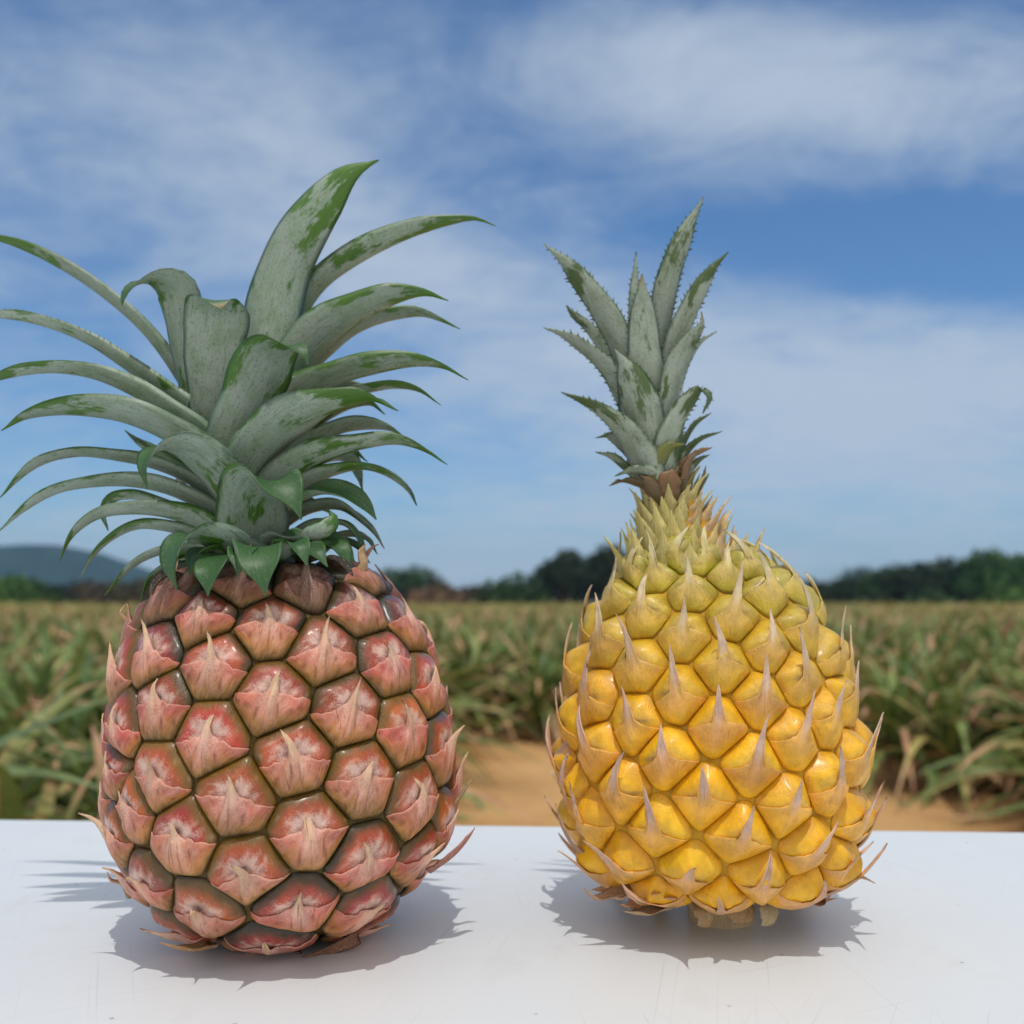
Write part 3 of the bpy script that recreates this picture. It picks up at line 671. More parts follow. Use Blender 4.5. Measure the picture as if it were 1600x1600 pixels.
def c4(x, y): return (820 + x * 0.4376, 820 + y * 0.4376)
pix = [c4(*q) for q in [(545,120),(640,140),(780,165),(405,175),(480,175),(595,235),(715,170),(850,235),(935,215),(440,315),(735,335),(570,390),(305,410),(415,500),(710,500),(860,440),(985,370),(555,605),(690,715),(840,625),(400,705),(975,550),(1085,470),(515,825),(815,855),(960,760),(640,970),(255,620),(350,945),(1070,690),(770,1105),(930,1000),(1080,920),(240,1050),(475,1080),(595,1235),(1005,1160),(365,1210),(825,1260),(1155,1050),(1105,1200),(190,520),(265,800),(150,680),(155,870),(185,960),(1160,830),(345,250),(1040,290),(1130,620),(150,1050),(255,1200),(1010,1290),(470,1310),(250,300),(700,1325)]]
sp_y = 0.0195
ptsY, nrmY, nfY = seeds_from(SY, pix, sp_y, 0.0152, 0.124, 100)
def y_green(p):
    z = (p[2] - TZ - 0.015) / 0.11
    side = sstep(0.06, 0.13, np.array([p[0]]))[0]
    return float(np.clip((z - 0.48) / 0.50, 0, 1)**1.2 + 0.22 * side * z)
def yel_eye_col(un, vn, p, n, rs, ph):
    rho = np.hypot(un, vn); nz = hnoise(un * 3, vn * 3, ph); g = y_green(p); z = (p[2] - TZ - 0.015) / 0.11
    yl = lerp(rgb(1.0, 0.54, 0.006), rgb(1.0, 0.59, 0.015), rs.uniform()) * rs.uniform(0.9, 1.08)
    yl = lerp(yl, rgb(0.86, 0.36, 0.010), rs.uniform()**2 * 0.4)
    yl = lerp(yl, rgb(0.46, 0.42, 0.05), min(1, g * 1.1))
    C = np.tile(yl, (len(un), 1))
    C = mixc(C, np.tile(lerp(rgb(0.78, 0.33, 0.010), rgb(0.30, 0.29, 0.04), min(1, g)), (len(un), 1)), 0.65 * sstep(0.74, 1.0, rho))
    dust = np.exp(-((un / 0.5)**2 + ((vn - 0.15) / 0.3)**2)) * (0.2 + 0.8 * z)
    C = mixc(C, np.tile(lerp(rgb(0.80, 0.50, 0.14), rgb(0.56, 0.48, 0.16), min(1, g)), (len(un), 1)), dust * 0.5 + 0.1 * nz)
    br = np.exp(-((un - rs.normal(0, .2)) / 0.35)**2 - ((vn + 0.02) / 0.10)**2) * (rs.uniform() < 0.7)
    C = mixc(C, np.tile(rgb(0.24, 0.12, 0.04), (len(un), 1)), br * 0.8)
    return np.c_[C, np.clip(dust + 0.55 * z * (1 - rho**2), 0, 1)]
def yel_bract_col(u, v, t, b, a, p, n, rs, ph):
    nz = hnoise(u * 3, v * 3, ph); g = y_green(p); z = (p[2] - TZ - 0.015) / 0.11
    yl = lerp(rgb(1.0, 0.55, 0.02), rgb(1.0, 0.47, 0.07), rs.uniform()) * rs.uniform(0.88, 1.08)
    if rs.uniform() < 0.2 and z > 0.4: yl = lerp(yl, rgb(0.70, 0.28, 0.06), 0.6)
    yl = lerp(yl, rgb(0.55, 0.47, 0.09), min(1, g * 0.9))
    C = np.tile(yl, (len(u), 1))
    C = mixc(C, np.tile(lerp(rgb(1.0, 0.54, 0.008), rgb(0.56, 0.50, 0.045), min(1, g)), (len(u), 1)), sstep(0.5, 0.1, b))
    C = mixc(C, np.tile(lerp(rgb(0.74, 0.36, 0.012), rgb(0.32, 0.30, 0.04), min(1, g)), (len(u), 1)), 0.7 * sstep(0.1, 0.0, b))
    C = mixc(C, np.tile(lerp(rgb(1.0, 0.58, 0.14), rgb(0.62, 0.52, 0.20), min(1, g)), (len(u), 1)), sstep(0.65, 1.0, b) * 0.4)
    tip = lerp(rgb(0.90, 0.62, 0.50), rgb(0.78, 0.74, 0.42), min(1, g)) * rs.uniform(0.75, 1.05)
    ax = np.exp(-(u / (0.20 + 0.12 * rs.uniform()))**2) * sstep(0.30, 0.72, b)
    blot = sstep(0.45, 0.9, hnoise(u * 5, v * 5, ph + 9)) * (rs.uniform() < 0.6)
    C = mixc(C, np.tile(rgb(0.50, 0.24, 0.05), (len(u), 1)), 0.28 * blot)
    C = mixc(C, np.tile(lerp(rgb(0.78, 0.42, 0.26), rgb(0.66, 0.56, 0.24), min(1, g)), (len(u), 1)), ax * (0.65 + 0.35 * nz) * 0.62)
    C = mixc(C, np.tile(tip, (len(u), 1)), sstep(0.12, 0.5, t))
    C = mixc(C, np.tile(rgb(0.42, 0.26, 0.16), (len(u), 1)), 0.6 * sstep(0.82, 1.0, t) * (rs.uniform() < 0.6))
    if z < 0.22: C = mixc(C, np.tile(rgb(0.80, 0.48, 0.28), (len(u), 1)), (0.22 - z) * 3.2 * sstep(0.2, 0.8, b))
    return np.c_[C, np.clip(0.55 * sstep(0.3, 0.9, b) + 0.3 * z, 0, 1)]
style_y = dict(sp=1.3, len=0.0108, out=0.20, hook=0.20, stand=0.40, ten=1.6, wavy=0.03, ridge=0.0008, p=13, fill=1.0, h=0.0037, sink=0.0002, pow=2.6, pw2=0.9, dimple=0.0, upper=0.0019, half=80, spike=0.92, sw=0.22, mid=0.14, lean=0.14, edge=0.0005, lift=0.0020, curl=0.0006, teeth=True,
               grow=lambda p: 1.0)
build_eyes(SY, ptsY, nrmY, yfruit, sp_y, style_y, yel_eye_col, yel_bract_col, M_YEL_EYE, M_YEL_BRACT)

# crowded pointed bracts up the neck
nk = 0
for k in range(99):
    f = k / 98; py = 890 - 160 * f**0.95; az = (k * 137.508 + 40) % 360
    l = np.interp(py, [736, 742, 760, 790, 830, 856, 876, 892], [1015, 1002, 994, 991, 986, 976, 964, 954]); r_ = np.interp(py, [736, 742, 760, 790, 830, 856, 876, 892], [1070, 1084, 1094, 1108, 1132, 1158, 1190, 1226])
    cx, rad = (l + r_) / 2, (r_ - l) / 2 - 9; c, s = math.cos(R(az)), math.sin(R(az))
    lr = np.random.default_rng(900 + k); ln = lerp(60, 40, f) * lr.uniform(0.8, 1.25); w = lerp(19, 10, f)
    fl = lr.uniform(0.04, 0.34) * (1.0 if c < 0.3 else 1.2)
    slope = lerp(0.5, 0.05, min(1, f * 2.5)) if c > 0 else 0.1
    pt = []
    for t in np.linspace(0, 1, 5):
        rd = rad - 5 + ln * (-slope * t * 0.8 + fl * t * t * 1.1 + 0.16 * t)
        pt.append((cx + rd * c, py + 14 - ln * 1.12 * t * (1 - 0.12 * t), rd * s))
    base = lerp(rgb(0.86, 0.74, 0.26), rgb(0.58, 0.54, 0.22), f)
    if c > 0.45 and f < 0.6: base = lerp(base, rgb(0.88, 0.56, 0.38), lr.uniform(0.2, 0.8))
    if f > 0.8: base = lerp(base, rgb(0.24, 0.14, 0.08), lr.uniform(0, 0.9))
    base = lerp(base, rgb(0.82, 0.76, 0.44), lr.uniform(0, 0.35))
    add_leaf(yfruit, M_DRY, YY, pt, [w * .7, w * 1.05, w * 0.62, w * 0.25, .8], az, 0, gut=.9, plain=tuple(base), name='neck_bract', seed=400 + k, thick=0.7, teeth=0.35)
stem = stem_mesh('stalk', [(1124, 1392), (1124, 1410), (1126, 1425), (1127, 1436)], [58, 52, 49, 50], YY, M_DRY, yel, (0.74, 0.58, 0.36))
for k, (pt, W, az, col) in enumerate([
    ([(1060,1408,110),(1030,1420,128),(1000,1428,140),(975,1424,150)], [20,18,14,3], 120, (0.62,0.42,0.26)),
    ([(1000,1375,80),(960,1398,96),(930,1405,105),(912,1388,112)], [16,15,10,2], 140, (0.58,0.38,0.27)),
    ([(1235,1385,90),(1282,1398,98),(1325,1385,96),(1345,1372,98),(1368,1380,98)], [20,18,12,7,1], 30, (0.60,0.40,0.26)),
    ([(1200,1392,90),(1255,1406,96),(1290,1408,85),(1302,1392,86)], [18,15,9,2], 35, (0.52,0.28,0.20)),
    ([(1195,1405,112),(1200,1425,122),(1196,1440,124),(1190,1446,124)], [13,13,9,2], 80, (0.60,0.50,0.30)),
    ([(1095,1405,90),(1100,1425,112),(1098,1440,116),(1090,1446,116)], [15,15,10,3], 100, (0.58,0.42,0.24)),
    ([(1150,1405,90),(1152,1425,112),(1150,1436,114),(1148,1442,114)], [22,22,18,8], 88, (0.50,0.34,0.18)),
    ([(918,1340,60),(893,1318,72),(874,1280,72),(868,1255,74)], [11,8,5,1], 165, (0.58,0.38,0.26)),
    ([(1312,1335,50),(1342,1322,56),(1362,1295,50),(1366,1262,52)], [13,10,6,1], 15, (0.60,0.38,0.26)),
    ([(1010,1395,100),(1000,1410,120),(985,1418,128),(968,1412,132)], [18,15,10,2], 125, (0.50,0.28,0.17)),
    ]):
    add_leaf(yfruit, M_DRY, YY, pt, W, az, 0, gut=.7, plain=col, name='dry_scale', seed=500 + k, thick=0.6, teeth=0.3)

for k in range(17):          # ragged dry skirt round the foot of the fruit
    lr = np.random.default_rng(1500 + k); az = k * 360 / 17 + lr.uniform(-9, 9); c, s_ = math.cos(R(az)), math.sin(R(az)); ln = lr.uniform(48, 92); r0 = lr.uniform(95, 125); y0 = 1378 + lr.uniform(-6, 8)
    pt = [(1117 + (r0 + ln * t) * c, y0 + lr.uniform(10, 20) * math.sin(t * 2.4) + 8 * t, (r0 + ln * t) * s_) for t in np.linspace(0, 1, 5)]
    add_leaf(yfruit, M_DRY, YY, pt, [20, 19, lr.uniform(12, 18), lr.uniform(6, 11), 1.5], az, lr.uniform(-25, 25), gut=.7, plain=tuple(lerp(rgb(0.80, 0.56, 0.38), rgb(0.60, 0.33, 0.22), lr.uniform())), name='dry_scale', seed=1600 + k, thick=0.5, teeth=0.3)
ycrown = stem_mesh('crown', [(1040, 750), (1036, 710), (1028, 670), (1018, 630), (1010, 590)], [36, 31, 26, 20, 8], YY, M_YLEAF, yel, (0.36, 0.38, 0.26))
G = (0.47, 0.51, 0.475)
YL = [
 ([(1010,690,0),(992,610,6),(972,545,10),(945,492,14),(915,450,16),(882,409,16),(849,381,14)], [22,24,25,23,18,11,2], 110, -8, dict(gut=.6)),
 ([(1003,640,-15),(996,540,-16),(992,470,-17),(994,393,-18)], [14,12,9,1], 85, 0, dict(gut=.6)),
 ([(1018,700,14),(1012,630,24),(1009,565,30),(1006,510,32),(1004,462,32),(1003,428,30)], [26,29,29,24,15,3], 90, 0, dict(gut=.6, drytip=.07)),
 ([(1022,690,-8),(1027,600,-8),(1034,510,-6),(1042,450,-4),(1061,390,-4),(1083,340,-5),(1100,307,-6)], [18,20,20,20,17,11,1], 78, 4, dict(gut=.6)),
 ([(1028,700,5),(1037,620,4),(1052,552,4),(1071,500,4),(1095,452,3),(1119,414,2),(1138,394,0)], [18,19,19,18,15,9,1], 70, 5, dict(gut=.6)),
 ([(1038,730,22),(1043,660,28),(1052,605,32),(1065,562,34),(1083,530,34),(1098,506,33),(1096,487,32)], [24,26,25,22,15,8,1], 62, 6, dict(gut=.7, drytip=.07)),
 ([(1048,690,-18),(1062,610,-24),(1078,562,-28),(1097,533,-30),(1120,518,-30)], [14,13,11,8,1], 15, -10, dict(gut=.8)),
 ([(1012,720,10),(990,655,16),(968,612,20),(944,575,22),(912,546,24),(880,524,24),(849,512,22)], [24,25,23,20,16,10,1], 125, -12, dict(gut=.7)),
 ([(1000,660,-22),(972,595,-26),(945,548,-28),(917,510,-30),(892,488,-30),(885,477,-30)], [14,13,12,10,7,1], 160, 35, dict(gut=.8)),
 ([(1020,730,34),(1010,680,42),(1000,640,46),(990,602,47),(975,568,44),(959,544,40)], [34,37,35,27,14,2], 100, -4, dict(gut=.75, rub=.03)),
 ([(1015,760,36),(995,715,44),(972,676,48),(940,646,48),(906,626,46),(877,613,42)], [34,33,25,16,10,1], 130, -6, dict(gut=.85, rub=.04)),
 ([(1045,750,36),(1049,705,44),(1058,662,50),(1077,628,53),(1098,610,55),(1107,618,57),(1098,646,57)], [30,29,23,15,8,6,2], 65, 0, dict(gut=.85, rub=.06)),
 ([(1055,730,0),(1070,690,-4),(1088,662,-6),(1111,645,-6)], [15,13,10,2], 15, 0, dict(rub=.12)),
 ([(1052,750,18),(1068,715,22),(1093,688,24),(1128,674,24)], [14,12,9,1], 25, 0, dict(rub=.05)),
 ([(1060,745,25),(1078,716,30),(1098,705,32),(1113,699,32)], [9,9,8,1], 30, 0, dict(plain=(0.42,0.22,0.14))),
 ([(1060,765,15),(1080,735,18),(1095,718,19),(1109,710,19)], [12,10,8,1], 25, 0, dict(rub=.08)),
 ([(1005,740,10),(972,700,14),(950,682,16),(930,684,16)], [14,12,10,1], 155, 10, dict(rub=.0)),
 ([(1005,760,12),(975,730,16),(952,713,18),(930,706,18)], [14,12,10,1], 155, 0, dict(rub=.08)),
 ([(1030,752,40),(1005,738,50),(978,738,54),(960,744,54)], [16,15,11,1], 130, 15, dict(rub=-.05)),
 ([(1025,770,36),(998,757,46),(970,752,50),(952,759,50)], [15,12,8,1], 135, 0, dict(plain=(0.17,0.11,0.06))),
 ([(1022,760,44),(1030,722,52),(1046,700,55),(1070,694,55)], [16,15,9,1], 75, 0, dict(plain=(0.26,0.25,0.06))),
 ([(1047,785,42),(1047,765,52),(1048,748,55),(1052,733,54)], [15,21,20,8], 85, 0, dict(plain=(0.30,0.13,0.07))),
 ([(1035,790,40),(1022,770,50),(1010,752,54),(1000,742,55)], [12,13,9,1], 105, 0, dict(plain=(0.24,0.13,0.07))),
 ([(1062,770,36),(1070,750,42),(1076,725,44),(1090,705,44)], [10,9,7,1], 60, 0, dict(plain=(0.30,0.15,0.09))),
 ([(1075,780,10),(1090,762,12),(1099,745,12),(1103,728,12)], [8,7,5,1], 20, 0, dict(plain=(0.16,0.15,0.08))),
 ([(1085,775,0),(1095,760,0),(1103,748,0),(1108,740,0)], [7,6,4,1], 10, 0, dict(plain=(0.18,0.17,0.09))),
]
for i, (pt, W, az, roll, kw) in enumerate(YL):
    kw = dict(kw); kw.setdefault('gut', .8); kw.setdefault('teeth', 1.0); kw.setdefault('rub', -.02)
    add_leaf(ycrown, M_YLEAF, YY, pt, W, az, roll, seed=600 + i, grey=G, tiprub=kw.pop('tiprub', .14), edgegreen=.05, **kw)
for k, (az, el, y0) in enumerate([(200, 70, 680), (240, 78, 670), (280, 72, 680), (320, 75, 690), (215, 45, 720), (260, 40, 725), (305, 45, 720), (345, 35, 730), (235, 20, 750), (290, 20, 750)]):
    ln = 130 if el > 50 else 80; c, s = math.cos(R(az)), math.sin(R(az)); pt = []
    for t in np.linspace(0, 1, 6):
        rad = 8 + ln * (t * math.cos(R(el)) + 0.12 * t * t); zz = ln * (t * math.sin(R(el)) - 0.1 * t * t)
        pt.append((1030 + rad * c * 0.7, y0 - zz, rad * s))
    add_leaf(ycrown, M_YLEAF, YY, pt, [20, 20, 18, 14, 8, 1], az, 0, seed=700 + k, grey=G, teeth=1.0, gut=.8)

# ================================================================== THE FIELD
def plant_mesh(seed, nleaf, seg, size=1.0, dry=False):
    r = np.random.default_rng(seed); V, Q, C = [], [], []; n0 = 0
    for i in range(nleaf):
        f = i / max(1, nleaf - 1); az = i * 2.39996 + r.normal(0, 0.25)
        if dry: el = R(r.uniform(-25, 20)); L = r.uniform(0.3, 0.55); droop = r.uniform(0.7, 1.3); z0 = r.uniform(0.05, 0.25)
        else: el = R(lerp(14, 76, f**0.9) + r.normal(0, 9)); L = lerp(0.70, 0.46, abs(f - 0.4) * 1.5) * r.uniform(0.8, 1.25); droop = lerp(0.85, 0.30, f) * r.uniform(0.6, 1.6); z0 = 0.12 + 0.22 * f
        L *= size; z0 *= size; w = r.uniform(0.019, 0.030) * size * (0.8 if dry else 1)
        d = np.array([math.cos(az), math.sin(az)]); t = np.linspace(0, 1, seg + 1)
        rad = 0.02 + L * (math.cos(el) * t + 0.18 * t * t); z = z0 + L * (math.sin(el) * t - droop * t**2.8 * 0.80)
        z = np.maximum(z, 0.015 + 0.02 * r.random())
        mid = np.stack([d[0] * rad, d[1] * rad, z], 1); side = np.array([-d[1], d[0], 0]); tw = r.normal(0, 0.35)
        side = side * math.cos(tw) + np.array([0, 0, math.sin(tw)])
        ww = w * np.clip(np.minimum(1, (1 - t) * 1.6 + 0.0)**0.8, 0.03, 1)
        up = np.array([0, 0, 1.0])
        a = mid - side * ww[:, None] + up * ww[:, None] * 0.45; b = mid; c = mid + side * ww[:, None] + up * ww[:, None] * 0.45
        V += [a, b, c]; m = seg + 1; k = np.arange(seg)
        Q += [np.stack([n0 + k, n0 + m + k, n0 + m + k + 1, n0 + k + 1], 1), np.stack([n0 + m + k, n0 + 2 * m + k, n0 + 2 * m + k + 1, n0 + m + k + 1], 1)]
        n0 += 3 * m
        if dry: base = lerp(rgb(0.55, 0.34, 0.19), rgb(0.34, 0.21, 0.11), r.random()); col = np.tile(base, (m, 1))
        else:
            g = lerp(rgb(0.11, 0.19, 0.05), rgb(0.28, 0.34, 0.095), r.random()**1.2) * r.uniform(0.8, 1.2)
            if r.random() < 0.30: g = lerp(g, rgb(0.44, 0.36, 0.12), r.random())
            col = np.tile(g, (m, 1))
            if r.random() < 0.58:
                e = r.uniform(0.55, 0.95); col = mixc(col, np.tile(lerp(rgb(0.66, 0.42, 0.22), rgb(0.56, 0.30, 0.18), r.random()), (m, 1)), sstep(e - 0.12, e + 0.05, t))
        C += [col, col * 1.08, col]
    return np.concatenate(V), np.concatenate(Q), np.concatenate(C)
protos, dproto = [], []
for k in range(7):
    V, Q, C = plant_mesh(40 + k, 46, 9); me = mesh_np('pineapple_plant', V, Q); set_col(me, C); me.materials.append(M_PLANT); protos.append(me)
    V, Q, C = plant_mesh(140 + k, 10, 8, dry=True); me = mesh_np('dead_leaves', V, Q); set_col(me, C); me.materials.append(M_PLANT); dproto.append(me)
spots = []
fr = np.random.default_rng(21)
y = 1.05
while y < 95:
    pitch = 0.42 if y < 14 else 0.42 + (y - 14) * 0.012
    hw = y * 0.85 + 6.0
    x = -hw + fr.uniform(0, pitch)
    while x < hw:
        px, py_ = x + fr.normal(0, 0.06), y + fr.normal(0, 0.06)
        x += pitch * 0.95
        left = -0.62 - 0.10 * math.sin(py_ * 2); right = 2.05 + 0.10 * math.sin(py_ * 3)
        if py_ < 6.9 and left < px < right: continue
        if py_ < 1.9 and px > -1.0: continue
        if math.hypot(px + 1.42, py_ - 2.0) < 0.35: continue
        spots.append((px, py_))
    y += pitch * 1.05
spots = np.array(spots)
inview = np.abs(spots[:, 0]) < spots[:, 1] * 0.53 + 0.35
order = np.argsort(np.where(inview, spots[:, 1], 1e6))
near = order[:290]; rest = np.setdiff1d(np.arange(len(spots)), near)
# named individually: the plants that can be told apart beside the track
def nearest(px, Y):
    X = (px - 800) / F * Y
    return int(near[np.argmin(np.hypot(spots[near, 0] - X, spots[near, 1] - Y))])
SPECIAL = {}
for px, Y, lab in [(1590, 4.3, 'pineapple plant with drooping tan-tipped leaves at the right edge beside the sandy track'),
                   (1450, 6.6, 'bushy pineapple plant at the near corner of the right block, above the sandy track'),
                   (765, 7.0, 'pineapple plant arching over sand in the gap between the two fruits')]:
    SPECIAL[nearest(px, Y)] = lab
for i, s in enumerate(near):
    s = int(s); k = i % 7; x, yy = spots[s]
    o = bpy.data.objects.new('pineapple_plant', protos[k]); COL.objects.link(o)
    o.location = (x, yy, 0); o.rotation_euler = (fr.normal(0, 0.06), fr.normal(0, 0.06), fr.uniform(0, 6.28)); sc = fr.uniform(0.86, 1.14); o.scale = (sc, sc, sc)
    blk = 'left' if x < -0.5 and yy < 7 else ('right' if x > 1.9 and yy < 7 else 'far')
    lab = SPECIAL.get(s) or {'left': 'pineapple plant with tan-tipped leaves in the dense block left of the sandy track',
                             'right': 'pineapple plant with tan-tipped leaves in the dense block right of the sandy track',
                             'far': 'pineapple plant in the field rows beyond the far end of the sandy track'}[blk]
    tag(o, lab, 'plant', 'pineapple plants growing in the field')
    if yy < 7.6 and i < 130:
        c = bpy.data.objects.new('dead_leaves', dproto[k]); COL.objects.link(c); c.parent = o
def overhanging_plant():
    V, Q, C = plant_mesh(333, 34, 9, 1.12); V = [V]; Q = [Q]; C = [C]; n0 = len(V[0]); base = np.array([-1.42, 2.0, 0])
    for pts in ([(-120, 1250, 2.0), (0, 1163, 1.93), (80, 1128, 1.88), (165, 1094, 1.84), (260, 1080, 1.80)], [(-120, 1235, 1.85), (0, 1206, 1.82), (80, 1210, 1.78), (165, 1236, 1.76), (215, 1262, 1.75)]):
        D = catmull(np.array([base + [0.05, 0, 0.25]] + [P(a, b, c) for a, b, c in pts]), 22); t = np.linspace(0, 1, 22); w = 0.021 * np.clip((1 - t) * 2, 0.05, 1)[:, None]
        side = np.array([0.1, 0.75, 0.55]); up = np.array([0, -0.4, 0.5]); VV = [D - side * w + up * w * .4 - base, D - base, D + side * w + up * w * .4 - base]; k = np.arange(21); m = 22
        Q += [np.stack([n0 + k, n0 + m + k, n0 + m + k + 1, n0 + k + 1], 1), np.stack([n0 + m + k, n0 + 2*m + k, n0 + 2*m + k + 1, n0 + m + k + 1], 1)]
        V += VV; C += [np.tile([0.17, 0.24, 0.09], (22, 1))] * 3; n0 += 66
    me = mesh_np('pineapple_plant', np.concatenate(V), np.concatenate(Q)); set_col(me, np.concatenate(C))
    o = link('pineapple_plant', me, M_PLANT); o.location = base
    tag(o, 'large pineapple plant at the left edge, two long leaves reaching over behind the table', 'plant', 'pineapple plants growing in the field')
overhanging_plant()
def far_field():
    lib = [plant_mesh(80 + k, 15, 3, 1.05) for k in range(8)]; lib2 = [plant_mesh(95 + k, 9, 3, 1.25) for k in range(6)]
    VV, QQ, CC = [], [], []; n0 = 0
    for s in rest:
        x, yy = spots[s]; V, Q, C = (lib if yy < 32 else lib2)[int(fr.integers(0, 8 if yy < 32 else 6))]
        a = fr.uniform(0, 6.28); sc = fr.uniform(0.85, 1.15); c_, s_ = math.cos(a) * sc, math.sin(a) * sc
        W = np.stack([V[:, 0] * c_ - V[:, 1] * s_ + x, V[:, 0] * s_ + V[:, 1] * c_ + yy, V[:, 2] * sc], 1)
        VV.append(W); QQ.append(Q + n0); CC.append(C * fr.uniform(0.8, 1.2)); n0 += len(V)
    me = mesh_np('pineapple_field', np.concatenate(VV), np.concatenate(QQ)); set_col(me, np.concatenate(CC))
    tag(link('pineapple_field', me, M_PLANT), 'mass of small pineapple plants covering the field up to the trees', 'crop field', kind='stuff')
far_field()

# ================================================================== TREES BEHIND THE FIELD
def tree(px, top, bottom_w, Y, label, name='tree', cat='tree', tone=(0.030, 0.060, 0.018), nleaf=2600, shrub=False, group='trees along the far edge of the field', seed=0):
    r = np.random.default_rng(5000 + seed); X = (px - 800) / F * Y; H = P(px, top, Y)[2]; rad = bottom_w / F * Y / 2
    rt = empty(name, (X, Y, 0), label, cat, group)
    # trunk with limbs
    V, Q = [], []; n0 = 0
    def limb(p0, p1, r0, r1):
        nonlocal n0
        p0, p1 = np.array(p0), np.array(p1); d = p1 - p0; d /= np.linalg.norm(d); u = np.cross(d, [0.3, 1, 0.2]); u /= np.linalg.norm(u); w = np.cross(d, u)
        th = np.linspace(0, 6.283, 7)[:-1]
        for p, rr_ in ((p0, r0), ((p0 + p1) / 2 + r.normal(0, 0.05, 3), (r0 + r1) / 2), (p1, r1)): V.append(p + rr_ * (np.outer(np.cos(th), u) + np.outer(np.sin(th), w)))
        for k in range(2):
            j = np.arange(6); jn = (j + 1) % 6; Q.append(np.stack([n0 + k*6 + j, n0 + k*6 + jn, n0 + k*6 + 6 + jn, n0 + k*6 + 6 + j], 1))
        n0 += 18
    hb = H * (0.12 if shrub else 0.32); limb((0, 0, -0.1), (0, 0, hb), 0.035 * H, 0.026 * H)
    lobes = []
    nl = 5 if shrub else 8
    for k in range(nl):
        a = r.uniform(0, 6.28); q = r.uniform(0.1, 0.62) * rad; z = H * (r.uniform(0.30, 0.62) if shrub else r.uniform(0.38, 0.72)); s = r.uniform(0.36, 0.52) * rad
        lobes.append((q * math.cos(a), q * math.sin(a), min(z, H - s * 0.8), s)); limb((0, 0, hb), lobes[-1][:3], 0.02 * H, 0.006 * H)
    lobes.append((r.normal(0, 0.1) * rad, 0, H - 0.42 * rad * 0.8, 0.42 * rad)); limb((0, 0, hb), lobes[-1][:3], 0.022 * H, 0.006 * H)
    if shrub: lobes += [(rad * .55, 0, H * .3, rad * .4), (-rad * .55, 0, H * .3, rad * .4), (0, -rad * .5, H * .3, rad * .45)]
    me = mesh_np('trunk', np.concatenate(V), np.concatenate(Q)); link('trunk', me, M_BARK, rt)
    lb = np.array(lobes); pick = r.choice(len(lb), nleaf, p=lb[:, 3]**2 / (lb[:, 3]**2).sum())
    dirs = r.normal(size=(nleaf, 3)); dirs /= np.linalg.norm(dirs, axis=1, keepdims=True)
    rr_ = lb[pick, 3] * r.uniform(0.55, 1.08, nleaf) * (1 + 0.18 * np.sin(dirs[:, 0] * 5 + pick) * np.cos(dirs[:, 2] * 6 + pick * 2))
    c = lb[pick, :3] + dirs * rr_[:, None] * np.array([1, 1, 0.8]); c[:, 2] = np.clip(c[:, 2], 0.1, H * 1.03)
    u = r.normal(size=(nleaf, 3)); u /= np.linalg.norm(u, axis=1, keepdims=True); w = np.cross(u, dirs + r.normal(0, .5, (nleaf, 3))); w /= np.linalg.norm(w, axis=1, keepdims=True) + 1e-9
    s = (0.055 * rad**0.5 + 0.06) * r.uniform(0.7, 1.5, nleaf)[:, None]
    VV = np.stack([c - u * s - w * s * .6, c + u * s * .2 - w * s, c + u * s * 1.2, c + u * s * .2 + w * s], 1).reshape(-1, 3)
    qq = np.arange(nleaf * 4).reshape(-1, 4)
    clump = hnoise(c[:, 0] * 1.1, c[:, 2] * 1.4, seed)[:, None]
    col = np.array(tone)[None] * (1 + 0.45 * clump) * r.uniform(0.7, 1.4, (nleaf, 1))
    me = mesh_np('crown', VV, qq, smooth=False); set_col(me, np.repeat(col, 4, axis=0)); link('crown', me, M_TREE, rt)
    return rt
DK, MD, LG, BR = (0.026, 0.046, 0.016), (0.045, 0.095, 0.024), (0.08, 0.17, 0.03), (0.20, 0.13, 0.07)
